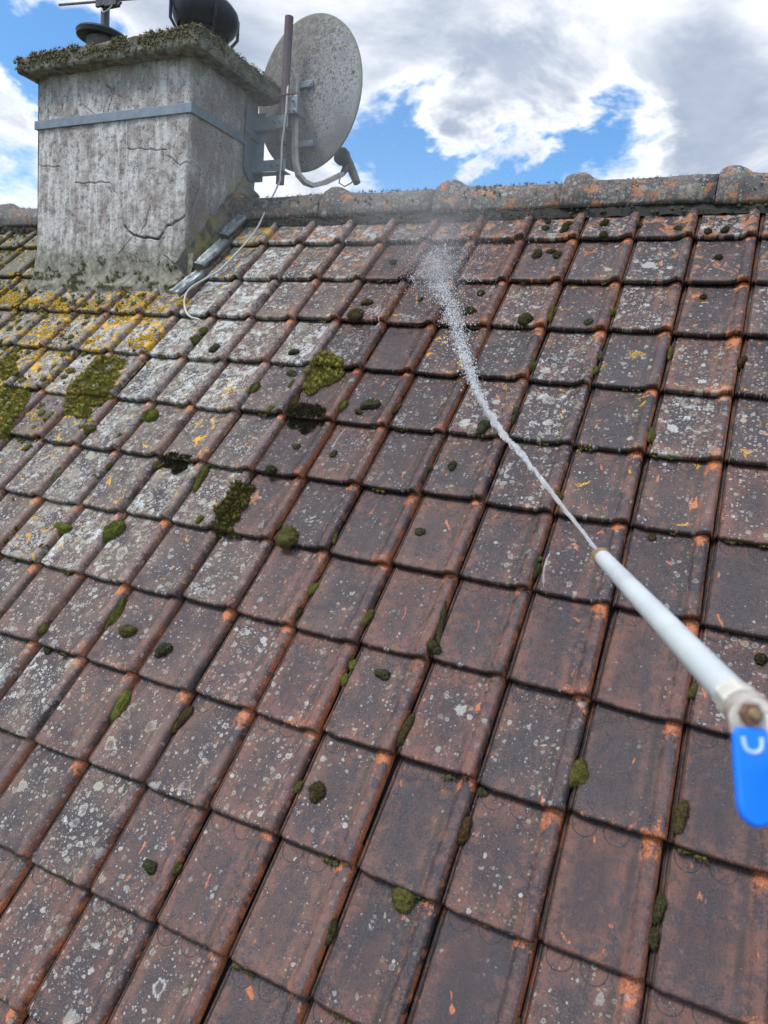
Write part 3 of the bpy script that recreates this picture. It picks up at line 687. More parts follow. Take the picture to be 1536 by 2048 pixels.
# ------------------------------------------------------------------ satellite dish
def dish_material():
    m, n, b = material('lichen_dish_back')
    P = n.new('ShaderNodeTexCoord').outputs['Object']
    x, y, z = n.sep(P)
    low = n.noise(P, 5, 4, 0.6); mid = n.noise(P, 30, 4, 0.6); fine = n.noise(P, 120, 4, 0.65)
    c = n.mix(n.rng(low, 0.35, 0.65), (0.23, 0.24, 0.26), (0.37, 0.38, 0.40))
    grow = n.m('ADD', n.m('MULTIPLY', z, 0.55), n.m('MULTIPLY', x, -1.15)); grow = n.m('ADD', grow, 0.34)       # more growth towards the top left
    grow = n.m('ADD', grow, n.m('MULTIPLY', n.m('SUBTRACT', low, 0.5), 0.9))
    vz = n.v('ADD', P, n.v('SCALE', n.v('SUBTRACT', n.noise(P, 60, 2, 0.6, color=True), (0.5, 0.5, 0.5)), scale=0.02))
    for s_, o_, lo in ((30, 0, 0.50), (56, 4, 0.36), (100, 8, 0.32)):
        q = n.v('ADD', vz, (o_, o_, 0)); vn = n.new('ShaderNodeTexVoronoi'); n.put(vn.inputs['Vector'], q); vn.inputs['Scale'].default_value = s_
        cc = n.sep(vn.outputs['Color'])
        lim = n.rng(n.m('ADD', cc[0], grow), lo + 0.2, lo + 0.9, 0, 0.60)
        d = vn.outputs['Distance']
        ins = n.m('MULTIPLY', n.rng(n.m('SUBTRACT', lim, d), 0.0, 0.06), n.rng(lim, 0.06, 0.1))
        hole = n.m('MULTIPLY', n.rng(n.m('DIVIDE', d, n.m('ADD', lim, 0.01)), 0.3, 0.6, 0.8, 0.0), n.rng(cc[1], 0.4, 0.5))
        ins = n.m('MULTIPLY', ins, n.m('SUBTRACT', 1.0, hole))
        c = n.mix(n.m('MULTIPLY', ins, n.rng(cc[2], 0, 1, 0.6, 0.95)), c, n.mix(mid, (0.045, 0.038, 0.030), (0.120, 0.105, 0.075)))
    c = n.mix(n.m('MULTIPLY', n.rng(n.m('ADD', fine, n.m('MULTIPLY', grow, 0.35)), 0.52, 0.62), 0.6), c, (0.12, 0.105, 0.08))
    rim = n.rng(n.v('LENGTH', n.v('MULTIPLY', P, (1.0, 0.0, 0.935))), 0.345, 0.362)
    c = n.mix(n.m('MULTIPLY', rim, 0.55), c, (0.20, 0.22, 0.17))
    c = n.mix(n.m('MULTIPLY', n.rng(z, -0.10, -0.36), n.rng(mid, 0.35, 0.6, 0.1, 0.55)), c, (0.20, 0.19, 0.15))
    n.put(b.inputs['Base Color'], c); b.inputs['Roughness'].default_value = 0.75
    n.put(b.inputs['Normal'], n.bump(n.m('ADD', fine, mid), 0.5, 0.003))
    return m
dish = thing('satellite_dish', 'oval grey satellite dish seen from behind, spotted with lichen, on the mast', 'satellite dish')
DC = Vector((-1.859, 0.45, 0.867)); DW, DH = 0.7312, 0.7312 * 1.07
daz = math.radians(80.53); del_ = math.radians(1.97)
dn = Vector((math.cos(daz) * math.cos(del_), math.sin(daz) * math.cos(del_), math.sin(del_)))
dsx = dn.cross(Vector((0, 0, 1))).normalized(); dup = dsx.cross(dn)
DM = Matrix.Translation(DC) @ Matrix((dsx, dn, dup)).transposed().to_4x4()        # local x right, y pointing direction, z up
mb = MB(); nr, ns = 20, 72; depth = 0.062
def dish_ring(r, off, dy):
    return [DM @ Vector((math.cos(2 * math.pi * j / ns) * DW / 2 * r, -depth * (1 - r * r) + dy, math.sin(2 * math.pi * j / ns) * DH / 2 * r)) for j in range(ns)]
prof = [(k / nr, 0.0) for k in range(1, nr + 1)] + [(1.0, 0.010), (0.985, 0.012)] + [(k / nr, 0.004) for k in range(nr - 1, 0, -1)]
me = MB()
for r_, dy in prof:
    for j in range(ns):
        an = 2 * math.pi * j / ns
        me.v.append((math.cos(an) * DW / 2 * r_, -depth * (1 - min(1, r_) ** 2) + dy, math.sin(an) * DH / 2 * r_))
for k in range(len(prof) - 1):
    for j in range(ns): me.f.append((k * ns + j, k * ns + (j + 1) % ns, (k + 1) * ns + (j + 1) % ns, (k + 1) * ns + j))
me.f.append(tuple(range(ns))); me.f.append(tuple((len(prof) - 1) * ns + j for j in range(ns))[::-1])
rf = obj('reflector', me.mesh('reflector', dish_material(), angle=60), dish); rf.matrix_local = DM
M_CREAM = simple('rusty_cream_paint', (0.42, 0.40, 0.36), 0.55, var=0.15, scale=22, bump=0.2, dirt=((0.20, 0.09, 0.045), 0.75))
M_ZINC = simple('zinc_plate', (0.27, 0.30, 0.33), 0.45, metal=0.5, var=0.2, scale=40, bump=0.2, dirt=((0.15, 0.10, 0.08), 0.5))
for zc, xe in ((0.882, -1.775), (0.586, -1.752)):
    mb = MB(); mb.box((-1.872, 0.362, zc - 0.016), (xe, 0.392, zc + 0.016))
    rl = bevel(obj('back_rail', mb.mesh('back_rail', M_GALV, smooth=False), dish), 0.003)
    mb = MB(); mb.lathe([(0, 0), (0.007, 0), (0.007, 0.006), (0, 0.006)], Matrix.Translation((xe - 0.012, 0.3625, zc)) @ Matrix.Rotation(math.radians(90), 4, 'X'), seg=6)
    obj('bolt', mb.mesh('bolt', M_ZINC, smooth=False), rl)
# clamp to the mast
mb = MB()
mb.box((MX + 0.020, MY - 0.012, 0.712), (MX + 0.085, MY - 0.006, 0.800)); mb.box((MX + 0.079, MY - 0.006, 0.712), (MX + 0.085, MY + 0.075, 0.795)); mb.box((MX - 0.03, MY + 0.026, 0.715), (MX + 0.079, MY + 0.034, 0.800))
cl = bevel(obj('mast_clamp', mb.mesh('mast_clamp', M_ZINC, smooth=False), dish), 0.004)
for q in ((0.036, 0.788), (0.062, 0.772), (0.040, 0.728), (0.070, 0.724)):
    mb = MB(); mb.lathe([(0, 0), (0.008, 0), (0.008, 0.007), (0.004, 0.0075), (0.004, 0.016), (0, 0.016)], Matrix.Translation((MX + q[0], MY - 0.0122, q[1])) @ Matrix.Rotation(math.radians(90), 4, 'X'), seg=6)
    obj('bolt', mb.mesh('bolt', M_ZINC, smooth=False), cl)
mb = MB(); mb.tube([(MX - 0.03, MY - 0.027, 0.796), (MX, MY - 0.030, 0.797), (MX + 0.03, MY - 0.027, 0.800), (MX + 0.06, MY - 0.01, 0.806)], 0.005, 8)
obj('u_bolt', mb.mesh('u_bolt', simple('rusted_bolt', (0.10, 0.055, 0.045), 0.8)), dish)
# feed arm: square tube down the back, round the bend and out to the converter
AX = [(-1.874, 0.352, 0.927), (-1.865, 0.352, 0.729), (-1.852, 0.352, 0.553), (-1.845, 0.354, 0.49), (-1.829, 0.365, 0.429), (-1.800, 0.390, 0.397), (-1.774, 0.430, 0.392), (-1.742, 0.500, 0.427), (-1.716, 0.640, 0.512)]
mb = MB()
n0 = None
def square_tube(mb, pts, a_, b_):
    pts = [Vector(p) for p in pts]; i0 = len(mb.v)
    for k, p in enumerate(pts):
        t = (pts[min(k + 1, len(pts) - 1)] - pts[max(k - 1, 0)]).normalized()
        s_ = (dsx - t * dsx.dot(t)).normalized(); u_ = t.cross(s_)
        for (i, j) in ((-1, -1), (1, -1), (1, 1), (-1, 1)): mb.v.append(tuple(p + s_ * a_ * i + u_ * b_ * j))
    for k in range(len(pts) - 1):
        for j in range(4): mb.f.append((i0 + k * 4 + j, i0 + k * 4 + (j + 1) % 4, i0 + (k + 1) * 4 + (j + 1) % 4, i0 + (k + 1) * 4 + j))
    mb.f.append((i0, i0 + 3, i0 + 2, i0 + 1)); e = i0 + (len(pts) - 1) * 4; mb.f.append((e, e + 1, e + 2, e + 3))
square_tube(mb, AX, 0.0165, 0.012)
bevel(obj('feed_arm', mb.mesh('feed_arm', M_CREAM, angle=30), dish), 0.004)
M_DARK = simple('dark_grey_plastic', (0.055, 0.060, 0.066), 0.55, dirt=((0.20, 0.20, 0.19), 0.5))
LP = Vector((-1.722, 0.690, 0.596)); back = (-dn + Vector((0, 0, 0.28))).normalized()
mb = MB()
q = back.to_track_quat('Z', 'Y').to_matrix().to_4x4(); T = Matrix.Translation(LP)
mb.lathe([(0, -0.03), (0.024, -0.03), (0.030, -0.01), (0.038, 0.02), (0.047, 0.035), (0.047, 0.062), (0.042, 0.067), (0, 0.069)], T @ q, 28)
L1 = obj('converter', mb.mesh('converter', M_DARK), dish)
mb = MB(); mb.tube([LP + back * -0.02, LP + Vector((0.036, 0.02, -0.060)), LP + Vector((0.066, 0.02, -0.115))], [0.026, 0.025, 0.021], 14)
obj('converter_body', mb.mesh('converter_body', simple('tan_plastic', (0.23, 0.19, 0.155), 0.6, dirt=((0.09, 0.08, 0.07), 0.6))), L1)
mb = MB(); mb.tube([LP + Vector((0.004, -0.05, -0.086)), LP + Vector((0.006, -0.02, -0.045)), LP], [0.015, 0.020, 0.026], 12)
obj('holder', mb.mesh('holder', M_DARK), L1)
mb = MB(); a0 = LP + Vector((0.048, 0.02, -0.096))
mb.tube([a0, a0 + Vector((-0.02, -0.01, -0.022)), a0 + Vector((-0.050, -0.02, -0.040)), a0 + Vector((-0.078, -0.04, -0.025)), Vector(AX[-1]) + Vector((0.0, -0.02, -0.012))], 0.0035, 8)
obj('lead', mb.mesh('lead', M_DARK), L1)

# ------------------------------------------------------------------ white cable
M_CABLE = simple('dirty_white_cable', (0.50, 0.49, 0.46), 0.5, var=0.12, scale=15, bump=0, dirt=((0.30, 0.28, 0.25), 0.5))
def spline(pts, per=8):
    P = [Vector(p) for p in pts]; out = []
    for i in range(len(P) - 1):
        p0, p1, p2, p3 = P[max(i - 1, 0)], P[i], P[i + 1], P[min(i + 2, len(P) - 1)]
        for k in range(per):
            t = k / per
            out.append(0.5 * ((2 * p1) + (-p0 + p2) * t + (2 * p0 - 5 * p1 + 4 * p2 - p3) * t * t + (-p0 + 3 * p1 - 3 * p2 + p3) * t ** 3))
    return out + [P[-1]]
cabp = [(-1.862, 0.332, 0.900), (-1.872, 0.320, 0.938), (-1.888, 0.322, 0.925), (-1.884, 0.300, 0.86), (-1.871, 0.277, 0.80), (-1.866, 0.266, 0.70), (-1.872, 0.266, 0.62), (-1.880, 0.268, 0.56), (-1.874, 0.262, 0.48), (-1.876, 0.262, 0.40), (-1.862, 0.235, 0.35)]
cabr = [(-1.858, 0.237, 0.035), (-1.852, 0.10, 0.016), (-1.845, -0.019, 0.022), (-1.861, -0.14, 0.022), (-1.879, -0.257, 0.026), (-1.905, -0.31, 0.030), (-1.936, -0.364, 0.034), (-1.958, -0.405, 0.036), (-1.963, -0.446, 0.034), (-1.952, -0.490, 0.026), (-1.930, -0.530, 0.014), (-1.895, -0.565, 0.010), (-1.855, -0.588, 0.012), (-1.813, -0.596, 0.010), (-1.795, -0.60, -0.012)]
mb = MB(); mb.tube(spline(cabp + [tuple(on_roof(*p)) for p in cabr]), 0.0048, 10)
obj('cable', mb.mesh('cable', M_CABLE), None, label='thin off white cable running down from the mast over the tiles beside the chimney', category='cable')

# ------------------------------------------------------------------ cowl and aerial on the chimney top
M_COWL = simple('dark_cowl_metal', (0.013, 0.016, 0.022), 0.5, metal=0.3, var=0.3, dirt=((0.03, 0.03, 0.034), 0.4))
cowl = thing('chimney_cowl', 'dark metal mushroom cowl with mesh cage standing on the chimney cap', 'chimney cowl')
CC = Vector((-2.248, 0.06, 0.0))
tilt = Matrix.Translation((CC.x, CC.y, 1.100)) @ Matrix.Rotation(math.radians(5), 4, 'Y') @ Matrix.Rotation(math.radians(-4), 4, 'X')
mb = MB(); mb.lathe([(0.0, 0.114), (0.048, 0.1121), (0.092, 0.0997), (0.136, 0.0808), (0.16, 0.057), (0.1696, 0.0285), (0.1664, 0.0019), (0.1536, -0.0285), (0.132, -0.0589), (0.128, -0.057), (0.1488, -0.0247), (0.16, 0.019), (0.124, 0.0665), (0.0, 0.095)], tilt, 40)
obj('hood', mb.mesh('hood', M_COWL, angle=60), cowl)
mb = MB(); mb.lathe([(0.090, -0.055), (0.118, -0.050), (0.118, 0.02), (0.090, 0.02)], tilt, 32)
obj('inner_ring', mb.mesh('inner_ring', M_COWL), cowl)
for k in range(4):
    an = math.radians(45 + 90 * k + 12); mb = MB(); c_, s_ = math.cos(an), math.sin(an)
    mb.tube([CC + Vector((c_ * 0.110, s_ * 0.110, 0.885)), CC + Vector((c_ * 0.130, s_ * 0.130, 1.0)), CC + Vector((c_ * 0.174, s_ * 0.174, 1.06)), CC + Vector((c_ * 0.174, s_ * 0.174, 1.15))], 0.008, 6)
    obj('leg', mb.mesh('leg', M_COWL), cowl)
mb = MB()
for k in range(44):
    an = 2 * math.pi * k / 44; c_, s_ = math.cos(an) * 0.105, math.sin(an) * 0.105
    mb.tube([CC + Vector((c_, s_, 0.885)), CC + Vector((c_, s_, 1.075))], 0.0016, 4, False)
for k in range(14):
    z = 0.893 + 0.0135 * k
    mb.tube([CC + Vector((math.cos(2 * math.pi * j / 30) * 0.105, math.sin(2 * math.pi * j / 30) * 0.105, z)) for j in range(31)], 0.0016, 4, False)
obj('mesh_cage', mb.mesh('mesh_cage', M_COWL), cowl)
aer = thing('aerial', 'thin aerial pole with horizontal rod and dark rain collar on the chimney', 'aerial')
M_AER = simple('weathered_aerial_tube', (0.105, 0.105, 0.115), 0.5, metal=0.4, dirt=((0.05, 0.05, 0.05), 0.5))
AE = Vector((-2.945, 0.06, 0))
mb = MB(); mb.tube([(AE.x, AE.y, 0.88), (AE.x + 0.006, AE.y, 1.62)], 0.023, 18)
obj('pole', mb.mesh('pole', M_AER), aer)
mb = MB(); mb.lathe([(0.024, 0.055), (0.040, 0.050), (0.085, 0.030), (0.130, 0.016), (0.140, 0.004), (0.136, -0.018), (0.120, -0.022), (0.024, -0.010)], Matrix.Translation((AE.x - 0.01, AE.y, 1.108)) @ Matrix.Rotation(math.radians(3), 4, 'Y'), 36)
obj('rain_collar', mb.mesh('rain_collar', M_COWL), aer)
mb = MB(); mb.lathe([(0.085, 0.0), (0.095, 0.0), (0.092, 0.22), (0.080, 0.22)], Matrix.Translation((AE.x, AE.y, 0.868)), 28)
obj('flue_pot', mb.mesh('flue_pot', simple('grey_flue', (0.12, 0.11, 0.105), 0.9)), aer)
mb = MB(); mb.tube([(-3.262, 0.030, 1.300), (-2.60, 0.030, 1.243)], 0.0068, 8)
obj('rod', mb.mesh('rod', simple('reddish_rod', (0.16, 0.10, 0.12), 0.5)), aer)
mb = MB(); mb.box((AE.x - 0.03, 0.02, 1.245), (AE.x + 0.05, 0.036, 1.290)); mb.box((AE.x + 0.045, 0.015, 1.235), (AE.x + 0.125, 0.05, 1.272)); mb.tube([(AE.x + 0.10, 0.03, 1.25), (AE.x + 0.13, 0.03, 1.235), (AE.x + 0.15, 0.03, 1.25)], 0.008, 8)
bevel(obj('clamp', mb.mesh('clamp', M_AER), aer), 0.003)
mb = MB(); mb.tube(spline([(AE.x + 0.10, 0.02, 1.24), (AE.x + 0.075, 0.015, 1.215), (AE.x + 0.04, 0.012, 1.205), (AE.x + 0.02, 0.02, 1.23)]), 0.004, 8)
obj('coax', mb.mesh('coax', simple('pale_coax', (0.35, 0.35, 0.34), 0.5)), aer)

# ------------------------------------------------------------------ moss
def moss_material(name, tint=None):
    m, n, b = material(name)
    P = n.new('ShaderNodeTexCoord').outputs['Object']
    G = n.new('ShaderNodeNewGeometry').outputs['Position']
    base = n.new('ShaderNodeObjectInfo').outputs['Color'] if tint is None else None
    a = n.noise(G, 170, 4, 0.75); l = n.noise(G, 60, 3, 0.6)
    if base is None:
        base = n.mix(n.rng(l, 0.35, 0.65), tint[0], tint[1])
    c = n.mix(n.rng(a, 0.40, 0.68), n.mix(0.38, base, (0.012, 0.010, 0.006)), n.mix(0.12, base, (0.45, 0.42, 0.12)))
    c = n.mix(n.m('MULTIPLY', n.rng(l, 0.50, 0.70), 0.45 if tint is None or tint[0][0] < 0.5 else 0.12), c, n.mix(0.55, base, (0.075, 0.040, 0.018)))
    n.put(b.inputs['Base Color'], c); b.inputs['Roughness'].default_value = 0.95; b.inputs['Specular IOR Level'].default_value = 0.15
    n.put(b.inputs['Normal'], n.bump(a, 0.8, 0.003))
    return m
M_MOSS = moss_material('moss')
def ico(sub):
    bm = bmesh.new(); bmesh.ops.create_icosphere(bm, subdivisions=sub, radius=1.0)
    v = [q.co.copy() for q in bm.verts]; f = [tuple(w_.index for w_ in q.verts) for q in bm.faces]; bm.free(); return v, f
ICO3, ICO2, ICO1 = ico(4), ico(2), ico(1)
def cushion_mesh(seed):
    """unit cushion: dome of radius 1, bumpy, bristling with short shoots"""
    r = random.Random(seed); mb = MB(); vs, fs = ICO3
    pos = []
    lob = [Vector((r.gauss(0, 1), r.gauss(0, 1), abs(r.gauss(0, 0.4)))).normalized() for _ in range(5)]
    for v in vs:
        k = 0.86 + 0.20 * fbm(v.x * 1.9 + seed * 9, v.y * 1.9, v.z * 1.9, 3) + 0.13 * fbm(v.x * 7 + seed, v.y * 7, v.z * 7, 3)
        k += sum((0.30, 0.24, 0.18, 0.22, 0.16)[i] * max(0, v.dot(l) - 0.62) / 0.38 for i, l in enumerate(lob))
        q = v * k
        if q.z < -0.25: q.z = -0.25
        pos.append(q); mb.v.append(tuple(q))
    mb.f = list(fs)
    for _ in range(2200):
        i = r.randrange(len(vs)); q = pos[i]
        if q.z < -0.1: continue
        d = (vs[i] + Vector((r.uniform(-.5, .5), r.uniform(-.5, .5), r.uniform(-.2, .5)))).normalized()
        s_ = d.orthogonal().normalized() * 0.020; ln = r.uniform(0.08, 0.26)
        b0 = len(mb.v); mb.v += [tuple(q - s_), tuple(q + s_), tuple(q + d * ln)]; mb.f.append((b0, b0 + 1, b0 + 2))
    me = bpy.data.meshes.new('moss_cushion'); me.from_pydata(mb.v, [], mb.f); me.materials.append(M_MOSS)
    me.polygons.foreach_set('use_smooth', [True] * len(me.polygons)); return me
CUSH = [cushion_mesh(s) for s in range(6)]
MCOL = {'g': ((0.105, 0.125, 0.022), 'green'), 'o': ((0.082, 0.080, 0.020), 'olive'), 'd': ((0.036, 0.036, 0.018), 'dark'), 'k': ((0.012, 0.011, 0.010), 'black'),
        'b': ((0.052, 0.037, 0.018), 'brown'), 'r': ((0.060, 0.024, 0.014), 'reddish brown'), 's': ((0.044, 0.050, 0.030), 'grey green')}
MOSS = [(-1.094, -2.291, 0.042, 0.075, 'g', 10, 8),
        (-0.871, -2.269, 0.032, 0.075, 'b', 10, 7),
        (-0.444, -2.337, 0.018, 0.032, 'o', 10, 6),
        (-0.383, -2.332, 0.043, 0.048, 'b', 10, 5),
        (-0.738, -2.638, 0.031, 0.034, 's', 11, 7),
        (-0.668, -2.616, 0.023, 0.035, 'o', 11, 7),
        (-0.227, -2.604, 0.032, 0.046, 'd', 11, 5),
        (-0.216, -2.119, 0.029, 0.076, 'b', 9, 4),
        (0.226, -2.101, 0.04, 0.067, 'o', 9, 2),
        (0.016, -2.203, 0.022, 0.024, 's', 10, 3),
        (0.004, -2.309, 0.028, 0.05, 'r', 10, 3),
        (-0.088, -2.487, 0.052, 0.058, 'o', 11, 4),
        (0.455, -2.129, 0.033, 0.06, 'b', 9, 1),
        (0.44, -2.324, 0.027, 0.048, 'd', 10, 2),
        (0.435, -2.381, 0.025, 0.038, 'd', 10, 2),
        (0.214, -2.615, 0.016, 0.018, 'o', 11, 3),
        (0.441, -1.833, 0.021, 0.033, 'o', 8, 1),
        (0.582, -1.707, 0.027, 0.029, 'k', 8, 1),
        (-0.228, -0.992, 0.032, 0.058, 'd', 5, 5),
        (-0.007, -1.303, 0.031, 0.034, 'o', 6, 4),
        (0.221, -1.025, 0.023, 0.057, 'o', 5, 2),
        (-0.008, -1.531, 0.016, 0.018, 'g', 7, 4),
        (-0.006, -1.575, 0.029, 0.048, 'd', 7, 4),
        (0.282, -1.392, 0.023, 0.025, 'd', 7, 2),
        (-1.774, -1.76, 0.057, 0.062, 'g', 8, 12),
        (-1.782, -1.859, 0.037, 0.041, 'o', 8, 12),
        (-1.537, -1.723, 0.066, 0.088, 'g', 8, 10),
        (-1.999, -1.861, 0.031, 0.034, 'o', 8, 13),
        (-2.005, -1.798, 0.029, 0.032, 'd', 8, 13),
        (-1.552, -2.144, 0.04, 0.044, 'o', 9, 11),
        (-1.225, -2.069, 0.044, 0.048, 'o', 9, 9),
        (-1.051, -2.095, 0.044, 0.048, 's', 9, 8),
        (-1.308, -2.021, 0.03, 0.122, 'o', 9, 9),
        (-1.493, -2.201, 0.025, 0.027, 's', 10, 10),
        (-1.194, -1.615, 0.025, 0.027, 'g', 7, 9),
        (-0.823, -1.62, 0.066, 0.073, 'o', 7, 7),
        (-0.661, -1.592, 0.018, 0.034, 'o', 7, 7),
        (-0.877, -1.585, 0.017, 0.025, 's', 7, 7),
        (-0.659, -1.779, 0.025, 0.043, 'g', 8, 6),
        (-0.668, -1.865, 0.03, 0.044, 'd', 8, 7),
        (-0.443, -1.829, 0.032, 0.049, 'o', 8, 6),
        (-0.388, -1.51, 0.028, 0.031, 's', 7, 5),
        (-0.224, -1.8, 0.025, 0.126, 'd', 8, 5),
        (-0.219, -1.878, 0.042, 0.046, 'd', 8, 4),
        (-0.437, -1.98, 0.02, 0.031, 'g', 9, 5),
        (-0.438, -2.027, 0.02, 0.033, 'g', 9, 5),
        (-0.332, -1.987, 0.033, 0.037, 's', 9, 5),
        (-1.312, -0.972, 0.036, 0.065, 'o', 5, 9),
        (-1.223, -0.754, 0.033, 0.036, 's', 4, 9),
        (-1.186, -0.865, 0.04, 0.045, 's', 5, 9),
        (-1.147, -0.929, 0.036, 0.039, 'o', 5, 9),
        (-1.094, -1.028, 0.031, 0.066, 'b', 5, 8),
        (-1.171, -1.076, 0.027, 0.03, 'g', 5, 9),
        (-0.879, -1.023, 0.03, 0.05, 'g', 5, 7),
        (-0.765, -1.003, 0.052, 0.057, 's', 5, 7),
        (-0.798, -1.048, 0.026, 0.028, 'b', 5, 7),
        (-0.661, -1.012, 0.024, 0.053, 'b', 5, 7),
        (-0.98, -1.238, 0.026, 0.028, 's', 6, 8),
        (-0.819, -1.253, 0.025, 0.027, 's', 6, 7),
        (-1.018, -1.365, 0.036, 0.04, 'd', 6, 8),
        (-0.372, -1.237, 0.03, 0.033, 'd', 6, 5),
        (-0.448, -1.264, 0.023, 0.026, 's', 6, 6),
        (-1.029, -0.523, 0.059, 0.065, 'b', 3, 8),
        (-0.548, -0.465, 0.043, 0.048, 'd', 3, 6),
        (-0.311, -1.061, 0.044, 0.049, 's', 5, 5),
        (-0.311, -0.519, 0.049, 0.054, 'd', 3, 5),
        (-0.226, -0.469, 0.036, 0.073, 'o', 3, 5),
        (-0.005, -0.453, 0.027, 0.03, 'g', 3, 4),
        (-0.076, -0.516, 0.029, 0.032, 's', 3, 4),
        (-0.232, -0.748, 0.034, 0.063, 'o', 4, 5),
        (-0.002, -0.679, 0.017, 0.032, 'o', 4, 4),
        (-0.006, -0.758, 0.022, 0.04, 'g', 4, 4),
        (0.223, -0.641, 0.017, 0.05, 'o', 4, 2),
        (0.441, -0.673, 0.029, 0.051, 'r', 4, 1),
        (0.29, -0.34, 0.021, 0.023, 'd', 3, 2),
        (0.317, -0.126, 0.026, 0.028, 'd', 2, 2),
        (-0.137, 0.094, 0.031, 0.034, 'd', 1, 4),
        (-0.121, 0.002, 0.03, 0.033, 'd', 1, 4),
        (-0.283, 0.1, 0.034, 0.037, 'd', 1, 5),
        (-0.289, 0.054, 0.037, 0.041, 'd', 1, 5),
        (-0.372, 0.069, 0.025, 0.028, 'd', 1, 5),
        (-0.377, 0.123, 0.026, 0.028, 'd', 1, 5),
        (-0.368, -0.103, 0.041, 0.045, 'd', 2, 5),
        (-0.282, -0.111, 0.036, 0.04, 'd', 2, 5),
        (-0.317, -0.077, 0.029, 0.031, 'd', 2, 5),
        (0.001, 0.083, 0.028, 0.031, 'd', 1, 3),
        (0.154, 0.046, 0.027, 0.03, 'd', 1, 3),
        (0.265, 0.019, 0.027, 0.029, 'd', 1, 2),
        (0.32, 0.024, 0.028, 0.031, 'd', 1, 2),
        (-0.539, -0.348, 0.03, 0.033, 'd', 3, 6),
        (-1.016, -0.429, 0.038, 0.042, 'b', 3, 8),
        (-0.783, -0.394, 0.021, 0.023, 'd', 3, 7),
        (-1.002, -0.151, 0.031, 0.034, 'd', 2, 8),
        (-0.791, -0.114, 0.035, 0.038, 'd', 2, 7),
        (-0.746, -0.073, 0.039, 0.043, 'd', 2, 7),
        (-1.736, -1.173, 0.062, 0.069, 'g', 6, 11),
        (-1.998, -1.29, 0.055, 0.06, 'o', 6, 13),
        (-1.788, -1.304, 0.037, 0.041, 'g', 6, 12),
        (-1.775, -0.65, 0.045, 0.05, 'g', 4, 12),
        (-1.778, -0.719, 0.049, 0.054, 'o', 4, 12),
        (-1.635, -0.768, 0.039, 0.043, 's', 4, 11),
        (-1.536, -1.409, 0.039, 0.043, 'o', 7, 10),
        (-1.31, -1.435, 0.041, 0.106, 'o', 7, 9),
        (-1.787, -1.511, 0.032, 0.035, 'o', 7, 12),
        (-1.768, -1.447, 0.024, 0.035, 'o', 7, 12)]
ORD = 'first second third fourth fifth sixth seventh eighth ninth tenth eleventh twelfth thirteenth fourteenth'.split()
same = {}
for it in MOSS: same.setdefault((it[5], it[6], it[4]), []).append(it)
ROOFROT = Matrix.Rotation(PITCH, 4, 'X')
def surface_h(u, v): return -0.027 * ((v / TA) % 1.0)
for k, it in enumerate(MOSS):
    u, v, wd, ln, ck, course, nt = it
    rgb, word = MCOL[ck]
    sib = sorted(same[(course, nt, ck)], key=lambda q: -q[1])
    which = ''
    if len(sib) == 2: which = ('upper ', 'lower ')[sib.index(it)]
    elif len(sib) == 3: which = ('upper ', 'middle ', 'lower ')[sib.index(it)]
    elif len(sib) > 3: which = ('topmost ', 'second highest ', 'third highest ', 'lowest ')[min(3, sib.index(it))]
    shape = 'strip' if ln > 2.2 * wd else 'cushion'
    place = ORD[course - 1] + ' course below ridge, ' + ORD[nt - 1] + ' tile from right edge'
    if course == 1: place = 'course right under ridge, ' + ORD[nt - 1] + ' tile from right edge'
    o = obj('moss_cushion', CUSH[k % 6], None, label=which + word + ' moss ' + shape + ', ' + place, category='moss', group='moss cushions on the roof tiles')
    o.matrix_world = Matrix.Translation(on_roof(u, v, surface_h(u, v) - 0.001)) @ ROOFROT @ Matrix.Rotation(rnd.uniform(-0.25, 0.25) + (rnd.choice((0, 1.57, 3.14, 4.7)) if ln < 1.3 * wd else rnd.choice((0, 3.14))), 4, 'Z') @ Matrix.Diagonal((wd / 2, ln / 2, min(wd, ln) * rnd.uniform(0.40, 0.54), 1))
    j = rnd.uniform(0.85, 1.2)
    o.color = (rgb[0] * j, rgb[1] * j, rgb[2] * j, 1)

def inside(p, poly):
    x, y = p; r_ = False; n_ = len(poly)
    for i in range(n_):
        (x1, y1), (x2, y2) = poly[i], poly[(i + 1) % n_]
        if (y1 > y) != (y2 > y) and x < (x2 - x1) * (y - y1) / (y2 - y1) + x1: r_ = not r_
    return r_
def tuft(mb, c, rad, hgt, r, blades, up, flat=ICO1):
    """one lump with shoots, on the roof plane (or level when up is Z)"""
    vs, fs = flat; b0 = len(mb.v); ph = r.uniform(0, 99)
    ex = Vector((1, 0, 0)); ey = up.cross(ex)
    pos = []
    for v in vs:
        k = 1 + 0.35 * fbm(v.x * 1.7 + ph, v.y * 1.7, v.z * 1.7, 2)
        q = c + ex * v.x * rad * k + ey * v.y * rad * k + up * max(-0.2, v.z) * hgt * k
        pos.append(q); mb.v.append(tuple(q))
    mb.f += [tuple(b0 + i for i in f) for f in fs]
    for _ in range(blades):
        i = r.randrange(len(vs))
        if vs[i].z < -0.1: continue
        d = (ex * vs[i].x + ey * vs[i].y + up * (vs[i].z + 0.4) + Vector((r.uniform(-.7, .7), r.uniform(-.7, .7), r.uniform(-.3, .6)))).normalized()
        s_ = d.orthogonal().normalized() * 0.0009; ln = r.uniform(0.006, 0.017)
        q = pos[i].lerp(pos[r.randrange(len(pos))], 0.2); b1 = len(mb.v)
        mb.v += [tuple(q - s_), tuple(q + s_), tuple(q + d * ln)]; mb.f.append((b1, b1 + 1, b1 + 2))
def raw_mesh(mb, name, mat):
    me = bpy.data.meshes.new(name); me.from_pydata(mb.v, [], mb.f); me.materials.append(mat)
    me.polygons.foreach_set('use_smooth', [True] * len(me.polygons)); return me
